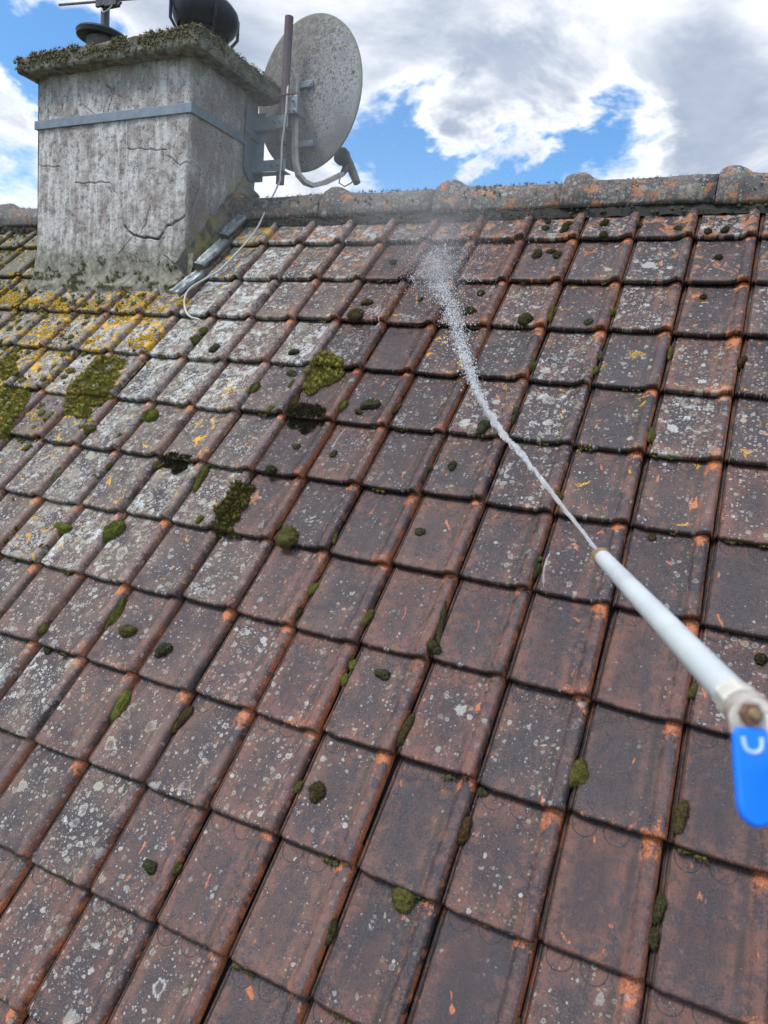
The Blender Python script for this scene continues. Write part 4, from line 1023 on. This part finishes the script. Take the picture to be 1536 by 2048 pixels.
def roll_h(u, v):
    s_ = (u / TW) % 1.0; h = surface_h(u, v)
    for (s0, z0), (s1, z1) in zip(PROF, PROF[1:]):
        if s0 <= s_ <= s1: return h + z0 + (z1 - z0) * (s_ - s0) / (s1 - s0 + 1e-9)
    return h - 0.012
def patch(poly, count, rad, hgt, blades, mat, label, seed, cat='moss', name='moss_mat', holes=0.0):
    count = int(count * 4.5); blades = int(blades * 0.7); rad *= 0.72; hgt *= 0.8
    r = random.Random(seed); mb = MB(); k = 0
    xs = [p_[0] for p_ in poly]; ys = [p_[1] for p_ in poly]; tries = 0
    while k < count and tries < 40000:
        tries += 1
        u, v = r.uniform(min(xs), max(xs)), r.uniform(min(ys), max(ys))
        wob = (fbm(u * 22, v * 22, seed, 3) * 0.02, fbm(u * 22 + 9, v * 22, seed, 3) * 0.02)
        if not inside((u + wob[0], v + wob[1]), poly): continue
        if holes and fbm(u * 16, v * 16, seed + 5, 3) < holes: continue
        rr = rad * r.uniform(0.45, 0.95)
        big = 2.1 if r.random() < 0.16 else 1.0
        tuft(mb, on_roof(u, v, roll_h(u, v)), rr * big, hgt * big * r.uniform(0.5, 1.5), r, int(blades * big), NRM); k += 1
    return obj(name, raw_mesh(mb, name, mat), None, label=label, category=cat)
M_LUSH = moss_material('lush_moss', ((0.170, 0.165, 0.036), (0.400, 0.360, 0.085)))
M_BROWNM = moss_material('brown_moss', ((0.065, 0.062, 0.018), (0.140, 0.120, 0.032)))
M_BLACKM = moss_material('black_moss', ((0.016, 0.013, 0.012), (0.036, 0.027, 0.023)))
patch([(-2.071, -0.825), (-2.079, -0.908), (-1.994, -1.089), (-2.061, -1.217), (-2.196, -1.218), (-2.261, -1.117), (-2.244, -1.02), (-2.238, -0.861)], 330, 0.010, 0.011, 42, M_LUSH, 'large ragged yellow green moss mat over two courses at the left', 3, holes=-0.28)
patch([(-2.553, -1.083), (-2.46, -1.173), (-2.40, -1.319), (-2.436, -1.402), (-2.60, -1.30), (-2.70, -1.129)], 260, 0.010, 0.012, 42, M_LUSH, 'green moss mat running off the left edge, above grey tile with moss cushions', 4, holes=-0.2)
patch([(-2.835, -0.863), (-2.714, -0.978), (-2.70, -1.06), (-2.85, -1.0)], 110, 0.010, 0.011, 40, M_LUSH, 'highest green moss mat at the left edge below yellow lichen', 5, holes=-0.25)
patch([(-1.091, -0.738), (-0.966, -0.810), (-0.960, -0.870), (-1.054, -0.985), (-1.115, -0.871)], 150, 0.010, 0.015, 48, M_LUSH, 'shaggy yellow green moss clump in the middle, above the black patch', 6)
patch([(-1.095, -1.076), (-1.06, -1.032), (-0.943, -1.045), (-0.91, -1.093), (-0.995, -1.166), (-1.071, -1.138)], 95, 0.009, 0.0022, 22, M_BLACKM, 'black soaked moss patch in the middle, below the shaggy green clump', 7)
patch([(-1.543, -1.364), (-1.406, -1.344), (-1.371, -1.381), (-1.45, -1.431), (-1.517, -1.403)], 50, 0.009, 0.0022, 20, M_BLACKM, 'smaller black moss patch on the left beside an olive moss strip', 8, holes=-0.3)
patch([(-1.139, -1.441), (-1.058, -1.428), (-1.050, -1.53), (-1.047, -1.637), (-1.105, -1.648), (-1.128, -1.587)], 130, 0.010, 0.011, 45, M_BROWNM, 'long thick brown green moss strip along a tile roll left of centre', 9)

# countless small tufts on the overgrown tiles left of the chimney foot
mb = MB(); r = random.Random(21)
for _ in range(2300):
    u = r.uniform(-4.1, -2.0); v = r.uniform(-1.75, -0.36)
    dens_ = clamp((-u - 1.95) / 0.6) * clamp((v + 1.75) / 0.5)
    if r.random() > dens_ or fbm(u * 5, v * 5, 2, 3) < -0.02: continue
    if CHX0 < u < CHX1 and v > -0.40: continue
    rd = r.uniform(0.004, 0.009) if r.random() < 0.75 else r.uniform(0.010, 0.020)
    tuft(mb, on_roof(u, v, roll_h(u, v)), rd, rd * 0.8, r, 24 if rd < 0.01 else 60, NRM, ICO1 if rd < 0.01 else ICO2)
for _ in range(700):                                                   # along the upper left, beside the chimney
    u = r.uniform(-4.2, -3.2); v = r.uniform(-0.4, 0.22); rd = r.uniform(0.004, 0.012)
    if fbm(u * 6, v * 6, 8, 3) < -0.05: continue
    tuft(mb, on_roof(u, v, roll_h(u, v)), rd, rd * 0.6, r, 24, NRM)
for _ in range(70):                                                   # crumbs of moss caught along the laps
    c_ = r.randint(-12, 3); rw = -r.randint(1, 10)
    u = (c_ - 0.3 - 0.7 * r.random()) * TW; v = rw * TA - 0.004
    for q in range(r.randint(2, 6)):
        rd = r.uniform(0.003, 0.007); u += r.uniform(0.004, 0.014)
        tuft(mb, on_roof(u, v + r.uniform(-0.003, 0.002), -0.017), rd, rd, r, 14, NRM)
obj('moss_tufts', raw_mesh(mb, 'moss_tufts', moss_material('tuft_moss', ((0.060, 0.062, 0.028), (0.190, 0.180, 0.050)))), None, kind='stuff', label='scattered small dark moss tufts on the overgrown tiles', category='moss')
# crusty yellow lichen swelling over the tiles in front of the chimney
mb = MB(); r = random.Random(33); k = 0
while k < 6500:
    u = r.uniform(-4.2, -1.95); v = r.uniform(-1.40, 0.05)
    if v > -0.40 and u > CHX0 - 0.05: continue
    e = math.exp(-((v + 0.48) / 0.07) ** 2) * 1.0 + 0.62 * math.exp(-((v + 0.66) / 0.16) ** 2) + 0.48 * math.exp(-((v + 1.0) / 0.22) ** 2) * clamp((-u - 2.05) / 0.4) + 0.5 * clamp((-u - 3.15) / 0.1)
    if fbm(u * 8, v * 10, 11, 5) < 0.46 - 0.56 * e: continue
    k += 1; rd = r.uniform(0.003, 0.010)
    tuft(mb, on_roof(u, v, roll_h(u, v)), rd, r.uniform(0.002, 0.006), r, 4, NRM)
M_YEL = moss_material('yellow_lichen', ((0.56, 0.37, 0.030), (0.80, 0.50, 0.045)))
obj('lichen_crust', raw_mesh(mb, 'lichen_crust', M_YEL), None, kind='stuff', label='crusty golden yellow lichen over the tiles below the chimney', category='lichen')
# growth on the chimney cap
mb = MB(); r = random.Random(44)
for _ in range(3000):
    x = r.uniform(-3.21, -1.98); e_ = r.random(); up_ = Vector((0, -0.4, 0.9)).normalized()
    if e_ < 0.50: y, z = -0.286 + r.uniform(-0.004, 0.006), r.uniform(0.822, 0.897); up_ = Vector((0, -0.9, 0.4)).normalized()
    elif e_ < 0.78: x = -1.983 + r.uniform(-0.006, 0.004); y, z = r.uniform(-0.28, 0.40), r.uniform(0.822, 0.897); up_ = Vector((0.9, 0, 0.4)).normalized()
    else: y, z = r.uniform(-0.28, 0.39), 0.886
    if z < 0.85 and r.random() < 0.6: continue
    if fbm(x * 6, y * 6 + z * 9, 3, 3) < -0.30: continue
    rd = r.uniform(0.003, 0.008)
    tuft(mb, Vector((x, y, z - 0.003)), rd, rd * r.uniform(0.4, 0.9), r, 4, up_)
obj('cap_moss', raw_mesh(mb, 'cap_moss', moss_material('cap_growth', ((0.160, 0.150, 0.105), (0.330, 0.275, 0.140)))), chim, kind='stuff')

mb = MB(); r = random.Random(66)
for _ in range(1500):
    x = r.uniform(-5.0, 0.9); an = r.gauss(2.1, 0.45)
    if CHX0 < x < CHX1 or fbm(x * 4, an, 3, 4) < -0.05: continue
    y, z = RY + math.cos(an) * RR, RZ + math.sin(an) * RR; rd = r.uniform(0.002, 0.0065)
    if math.cos(an) < -0.97: continue
    tuft(mb, Vector((x, y, z)), rd, rd * 0.7, r, 8, Vector((0, math.cos(an), math.sin(an))))
for _ in range(420):
    x = r.uniform(-5.0, 0.9)
    if CHX0 < x < CHX1 + 0.05: continue
    rd = r.uniform(0.003, 0.009); tuft(mb, Vector((x, RY - 0.118 + r.uniform(-0.012, 0.008), RZ - 0.052 + r.uniform(-0.006, 0.03))), rd, rd, r, 12, NRM)
obj('ridge_moss', raw_mesh(mb, 'ridge_moss', moss_material('ridge_growth', ((0.070, 0.075, 0.055), (0.150, 0.145, 0.100)))), roof, kind='stuff')
mb = MB(); r = random.Random(55)
for _ in range(1700):
    x = r.uniform(CHX0 - 0.01, CHX1 + 0.03); t = r.random() ** 1.3
    base = on_roof(x, -1.40 * TA + 0.030 * fbm(x * 5, 2.0, 0, 4), 0.004); top = Vector((x, CHY0 + 0.004, -0.085))
    if fbm(x * 8, t * 3, 6, 3) < -0.02 + 0.3 * t: continue
    p0 = base.lerp(top, t) + Vector((0, 0.55, -0.8)) * (0.028 * math.sin(math.pi * t)); rd = r.uniform(0.002, 0.0065)
    tuft(mb, p0, rd, rd * 0.7, r, 14, NRM)
obj('fillet_moss', raw_mesh(mb, 'fillet_moss', moss_material('fillet_growth', ((0.140, 0.138, 0.080), (0.280, 0.250, 0.110)))), chim, kind='stuff')

# ------------------------------------------------------------------ pressure washer lance
RT = Vector((0.900039, 0.427523, 0.084577)); FWD = Vector((-0.411456, 0.897555, -0.158425))
T0 = Vector((0.2898, -2.0471, -0.9087)); H0 = Vector((0.4447, -2.5628, -0.8869)); dl = (H0 - T0).normalized()
lance = thing('spray_lance', 'white spray lance with brass tip and blue valve lever pointing at the roof', 'lance')
M_WPIPE = simple('white_painted_pipe', (0.60, 0.65, 0.67), 0.35, var=0.05, scale=14, bump=0.05, dirt=((0.48, 0.51, 0.52), 0.5))
mb = MB(); mb.tube([T0.lerp(H0, k / 12) for k in range(13)], 0.0110, 28)
obj('tube', mb.mesh('tube', M_WPIPE), lance)
M_BRASS = simple('dull_brass', (0.36, 0.25, 0.13), 0.5, metal=0.5, var=0.2, scale=90)
mb = MB(); mb.tube([T0 - dl * 0.016, T0 - dl * 0.0155, T0 + dl * 0.006, T0 + dl * 0.008], [0.0095, 0.0118, 0.0125, 0.0112], 24)
nz_ = obj('nozzle', mb.mesh('nozzle', M_BRASS), lance)
mb = MB(); mb.tube([T0 - dl * 0.022, T0 - dl * 0.0158], 0.0050, 16)
obj('jet_tip', mb.mesh('jet_tip', M_BRASS), nz_)
M_RUST = simple('rust_on_white', (0.46, 0.42, 0.38), 0.6, var=0.15, scale=90, bump=0.4, dirt=((0.20, 0.085, 0.045), 0.95))
mb = MB(); mb.tube([H0 - dl * 0.012, H0 - dl * 0.011, H0 + dl * 0.006, H0 + dl * 0.007], [0.0112, 0.0130, 0.0130, 0.0114], 6)
bevel(obj('collar', mb.mesh('collar', simple('cream_paint', (0.60, 0.57, 0.50), 0.45), smooth=False), lance), 0.0012)
mb = MB(); mb.tube([H0 + dl * 0.007, H0 + dl * 0.012, H0 + dl * 0.036, H0 + dl * 0.042], [0.0112, 0.0132, 0.0132, 0.0112], 20)
valve = obj('valve_body', mb.mesh('valve_body', M_RUST), lance)
mb = MB(); mb.tube([H0 + dl * 0.042, H0 + dl * 0.10, H0 + dl * 0.16 + Vector((0.05, 0, -0.02)), H0 + dl * 0.30 + Vector((0.16, 0, -0.12))], 0.0095, 24)
obj('supply_pipe', mb.mesh('supply_pipe', M_WPIPE), lance)
S0 = Vector((0.4456, -2.6358, -0.8735)); hd = (Vector((0.4552, -2.6545, -0.9161)) - S0).normalized()
wx_ = (RT - hd * RT.dot(hd)).normalized(); nx_ = wx_.cross(hd)
if nx_.dot(FWD) > 0: nx_ = -nx_
LK = 0.905
def HP(a_, b_, c_): return S0 + wx_ * a_ * LK + hd * b_ * LK + nx_ * c_
# lever plate with stem nut
ol = [(-0.0105, 0.004), (-0.0112, -0.006), (-0.0070, -0.0135), (0.0005, -0.0165), (0.0078, -0.0145), (0.0112, -0.006), (0.0100, 0.004)]
mb = MB()
for c_ in (-0.0012, 0.0012): mb.v += [tuple(HP(a_, b_, c_)) for a_, b_ in ol]
q = len(ol); mb.f = [tuple(range(q)), tuple(range(q, 2 * q))[::-1]] + [(i, (i + 1) % q, q + (i + 1) % q, q + i) for i in range(q)]
lever = obj('lever_plate', mb.mesh('lever_plate', M_RUST, smooth=False), lance); bevel(lever, 0.0006)
sc_ = HP(0.0005, -0.0075, 0.0012); zq = nx_.to_track_quat('Z', 'Y').to_matrix().to_4x4()
mb = MB(); mb.lathe([(0, 0), (0.0062, 0), (0.0062, 0.0030), (0.0052, 0.0038), (0, 0.0038)], Matrix.Translation(sc_) @ zq, 6)
obj('stem_nut', mb.mesh('stem_nut', simple('rusty_nut', (0.16, 0.075, 0.05), 0.7, dirt=((0.30, 0.18, 0.10), 0.5)), smooth=False), lever)
mb = MB(); mb.lathe([(0.0030, 0.0036), (0.0030, 0.0062), (0.0022, 0.0072), (0, 0.0074)], Matrix.Translation(sc_) @ zq, 18)
obj('stem', mb.mesh('stem', M_BRASS), lever)
mb = MB(); mb.tube([sc_ - nx_ * 0.020 + wx_ * 0.004, sc_], 0.0045, 14)
obj('valve_stem', mb.mesh('valve_stem', M_RUST), lever)
# blue grip
M_BLUE = simple('blue_vinyl', (0.003, 0.205, 0.95), 0.42, var=0.04, scale=8, bump=0)
ol = []
for k in range(6): t = k / 5; ol.append((-0.0098 - 0.0006 * math.sin(t * 1.5), 0.0 + 0.0415 * t))
for k in range(1, 12):
    an = math.pi * k / 12; ol.append((-0.0104 * math.cos(an), 0.0415 + 0.0125 * math.sin(an)))
for k in range(6): t = 1 - k / 5; ol.append((0.0098 + 0.0006 * math.sin(t * 1.5), 0.0 + 0.0415 * t))
mb = MB()
for c_ in (-0.0032, 0.0032): mb.v += [tuple(HP(a_, b_, c_)) for a_, b_ in ol]
q = len(ol); mb.f = [tuple(range(q)), tuple(range(q, 2 * q))[::-1]] + [(i, (i + 1) % q, q + (i + 1) % q, q + i) for i in range(q)]
grip = bevel(obj('blue_grip', mb.mesh('blue_grip', M_BLUE, angle=40), lance), 0.0022, 4)
mb = MB()
upts = [(-0.0052, 0.0052), (-0.0050, 0.0090), (-0.0042, 0.0118), (-0.0022, 0.0134), (0.0, 0.0138), (0.0022, 0.0134), (0.0042, 0.0118), (0.0050, 0.0090), (0.0052, 0.0052)]
mb.tube(spline([tuple(HP(a_, b_, 0.0030)) for a_, b_ in upts], 4), 0.0013, 10)
obj('raised_mark', mb.mesh('raised_mark', simple('worn_pale_mark', (0.42, 0.60, 0.86), 0.5, var=0.05)), grip)

# ------------------------------------------------------------------ water jet
def water_material(name, white):
    m, n, b = material(name)
    b.inputs['Base Color'].default_value = (0.93, 0.95, 0.97, 1); b.inputs['Roughness'].default_value = 0.12
    b.inputs['IOR'].default_value = 1.33; b.inputs['Transmission Weight'].default_value = 1.0
    tr = n.new('ShaderNodeBsdfTranslucent'); tr.inputs[0].default_value = (0.97, 0.98, 1.0, 1)
    df = n.new('ShaderNodeBsdfDiffuse'); df.inputs[0].default_value = (0.97, 0.98, 1.0, 1)
    ms = n.new('ShaderNodeMixShader'); ms.inputs[0].default_value = 0.5
    n.l.new(tr.outputs[0], ms.inputs[1]); n.l.new(df.outputs[0], ms.inputs[2])
    m2 = n.new('ShaderNodeMixShader'); m2.inputs[0].default_value = white
    n.l.new(b.outputs[0], m2.inputs[1]); n.l.new(ms.outputs[0], m2.inputs[2])
    n.l.new(m2.outputs[0], n.n['Material Output'].inputs[0])
    return m
M_WATER = water_material('aerated_water', 0.38); M_DROP = water_material('water_drops', 0.9)
jet = thing('water_jet', 'white jet of water shooting from the lance tip and breaking into spray', 'water jet')
JP = spline([(0.286, -2.034, -0.9085), (0.19, -1.895, -0.856), (0.086, -1.737, -0.802), (0.002, -1.615, -0.762), (-0.112, -1.426, -0.691), (-0.216, -1.227, -0.612), (-0.363, -0.928, -0.491), (-0.541, -0.576, -0.348), (-0.690, -0.300, -0.235)], 24)
NJ = len(JP); r = random.Random(77)
def jr(t): return 0.0024 + 0.0046 * clamp(t / 0.42) ** 1.2 + 0.040 * clamp((t - 0.45) / 0.55) ** 1.25
cut = int(NJ * 0.60); mb = MB(); seg = 12
for k in range(cut):
    t = k / (NJ - 1); p0 = JP[k]; tg = (JP[k + 1] - JP[max(0, k - 1)]).normalized(); a_ = tg.orthogonal().normalized(); b_ = tg.cross(a_)
    off = (a_ * fbm(k * 0.23, 1, 0, 3) + b_ * fbm(k * 0.23, 7, 0, 3)) * 0.006 * clamp(t * 3)
    for j in range(seg):
        an = 2 * math.pi * j / seg
        rad = min(jr(t), 0.0125) * (1 + 0.85 * clamp(t * 4) * fbm(k * 0.35, math.cos(an) * 1.2, math.sin(an) * 1.2, 4)) * (1.0 if t < 0.48 else max(0.25, 1 - (t - 0.48) / 0.14))
        mb.v.append(tuple(p0 + off + (a_ * math.cos(an) + b_ * math.sin(an)) * max(0.001, rad)))
for k in range(cut - 1):
    for j in range(seg): mb.f.append((k * seg + j, k * seg + (j + 1) % seg, (k + 1) * seg + (j + 1) % seg, (k + 1) * seg + j))
mb.f.append(tuple(range(seg))[::-1]); mb.f.append(tuple((cut - 1) * seg + j for j in range(seg)))
obj('stream', mb.mesh('stream', M_WATER, angle=180), jet)
OCT = ([Vector(q) for q in ((1, 0, 0), (-1, 0, 0), (0, 1, 0), (0, -1, 0), (0, 0, 1), (0, 0, -1))], [(0, 2, 4), (2, 1, 4), (1, 3, 4), (3, 0, 4), (2, 0, 5), (1, 2, 5), (3, 1, 5), (0, 3, 5)])
def drops(mb, c, rad, stretch=None):
    b0 = len(mb.v); vs, fs = ICO1 if rad > 0.0032 else OCT
    for v in vs:
        q = v * rad
        if stretch is not None: q = q + stretch * (v.dot(stretch.normalized()) * 1.0)
        mb.v.append(tuple(c + q))
    mb.f += [tuple(b0 + i for i in f) for f in fs]
mb = MB()
for _ in range(4200):
    t = 0.44 + 0.56 * r.random() ** 0.80; k = min(NJ - 2, int(t * (NJ - 1))); fr = t * (NJ - 1) - k
    p0 = JP[k].lerp(JP[k + 1], fr); tg = (JP[k + 1] - JP[k]).normalized()
    sg = jr(t) * (0.55 if r.random() < 0.75 else 1.1)
    o_ = Vector((r.gauss(0, 1), r.gauss(0, 1), r.gauss(0, 1))); o_ -= tg * o_.dot(tg)
    clump = 0.6 + 0.9 * max(0, fbm(t * 40, o_.x, o_.z, 3) + 0.3)
    rad = (0.0004 + 0.0019 * r.random() ** 2.4) * (0.8 + 0.3 * t) * clump
    if t < 0.5: rad *= 0.75
    drops(mb, p0 + o_ * sg, rad, tg * rad * r.uniform(0.5, 3.5))
for _ in range(2800):
    t = 0.46 + 0.54 * r.random() ** 0.9; k = min(NJ - 2, int(t * (NJ - 1))); p0 = JP[k].lerp(JP[k + 1], t * (NJ - 1) - k); tg = (JP[k + 1] - JP[k]).normalized()
    o_ = Vector((r.gauss(0, 1), r.gauss(0, 1), r.gauss(0, 1))); o_ -= tg * o_.dot(tg)
    rad = 0.0005 + 0.0015 * r.random() ** 1.8
    drops(mb, p0 + o_ * jr(t) * 0.46 + tg * r.gauss(0, 0.01), rad, tg * rad * r.uniform(0.5, 3.0))
obj('spray', raw_mesh(mb, 'spray', M_DROP), jet, kind='stuff')
# splash: drops thrown up from the tiles, and fine specks drifting to the ridge
mb = MB()
IU, IV = -0.745, -0.26
for _ in range(2200):
    ang = r.uniform(0, 2 * math.pi); ds = abs(r.gauss(0, 0.16)); u = IU + math.cos(ang) * ds; v = IV + math.sin(ang) * ds * 1.0 + 0.03
    h = abs(r.gauss(0, 0.05)) * math.exp(-ds * 2) + 0.004
    drops(mb, on_roof(u, v, h + 0.01), r.uniform(0.0006, 0.0022))
for _ in range(1100):
    u = IU + r.gauss(-0.10, 0.36); v = IV + 0.18 + abs(r.gauss(0, 0.32)); h = abs(r.gauss(0.05, 0.12)) + 0.02
    drops(mb, on_roof(u, v, h), r.uniform(0.0005, 0.0011))
for _ in range(9):                                                   # ribbons of water flung along the tile
    ang = r.uniform(0, 2 * math.pi); ds = r.uniform(0.03, 0.20); u = IU + math.cos(ang) * ds; v = IV + math.sin(ang) * ds
    pts = []; dr = r.uniform(0, 6.28)
    for q in range(7):
        pts.append(on_roof(u, v, 0.012 + 0.01 * math.sin(q)))
        dr += r.uniform(-0.6, 0.6); u += math.cos(dr) * 0.008; v += math.sin(dr) * 0.008
    mb.tube(pts, [0.0005, 0.0009, 0.0014, 0.0016, 0.0013, 0.0009, 0.0005], 6)
obj('splash', raw_mesh(mb, 'splash', M_DROP), jet, kind='stuff')
# water running back down the pans
def rivulet(pts, w0):
    mb = MB(); P = spline([(a_, b_, 0) for a_, b_ in pts], 10); n_ = len(P)
    for k, p_ in enumerate(P):
        wd = w0 * (0.5 + 0.9 * abs(fbm(k * 0.3, w0 * 999, 0, 3)) + 0.3) * (1 if 2 < k < n_ - 3 else 0.3)
        for s_, h in ((-1, 0.0006), (-0.5, 0.0022), (0.5, 0.0022), (1, 0.0006)): mb.v.append(tuple(on_roof(p_.x + s_ * wd, p_.y, roll_h(p_.x, p_.y) + h)))
    for k in range(n_ - 1):
        for j in range(3): mb.f.append((k * 4 + j, k * 4 + j + 1, k * 4 + 5 + j, k * 4 + 4 + j))
    return raw_mesh(mb, 'rivulet', M_WATER)
for pts, w0 in (([(-0.905, -0.50), (-0.912, -0.56), (-0.925, -0.62), (-0.918, -0.70)], 0.0022), ([(-0.83, -1.10), (-0.84, -1.17), (-0.835, -1.24)], 0.0018), ([(0.02, -1.50), (0.015, -1.56), (0.03, -1.63)], 0.0025)):
    obj('rivulet', rivulet(pts, w0), jet)

# ------------------------------------------------------------------ mist hanging over the struck tiles
m = bpy.data.materials.new('drifting_mist'); m.use_nodes = True; n = NT(m.node_tree); n.n.clear()
P = n.new('ShaderNodeNewGeometry').outputs['Position']
vol = n.new('ShaderNodeVolumePrincipled'); vol.inputs['Color'].default_value = (0.97, 0.98, 1.0, 1); vol.inputs['Anisotropy'].default_value = 0.0
def lobe(c, rx, ry, rz, amp):
    d = n.v('LENGTH', n.v('DIVIDE', n.v('SUBTRACT', P, tuple(c)), (rx, ry, rz)))
    return n.m('MULTIPLY', n.rng(d, 1.0, 0.0), amp)
den = n.m('ADD', lobe(on_roof(-0.85, -0.05, 0.10), 0.65, 0.36, 0.34, 0.50), lobe((-1.75, 0.0, 0.45), 1.7, 0.75, 0.75, 0.15))
den = n.m('ADD', den, n.m('ADD', lobe((-0.690, -0.300, -0.215), 0.15, 0.15, 0.14, 1.8), lobe((-0.78, -0.17, -0.10), 0.24, 0.22, 0.20, 1.0)))
den = n.m('MULTIPLY', den, n.rng(n.noise(P, 3.2, 3, 0.6), 0.28, 0.66, 0.35, 1.3))
n.put(vol.inputs['Density'], den)
ou = n.new('ShaderNodeOutputMaterial'); n.l.new(vol.outputs[0], ou.inputs['Volume'])
mb = MB(); mb.box((-3.5, -0.80, -0.75), (0.0, 0.76, 1.25))
obj('mist', mb.mesh('mist', m, smooth=False), None, kind='stuff', label='thin white spray mist drifting over the ridge and chimney', category='mist')
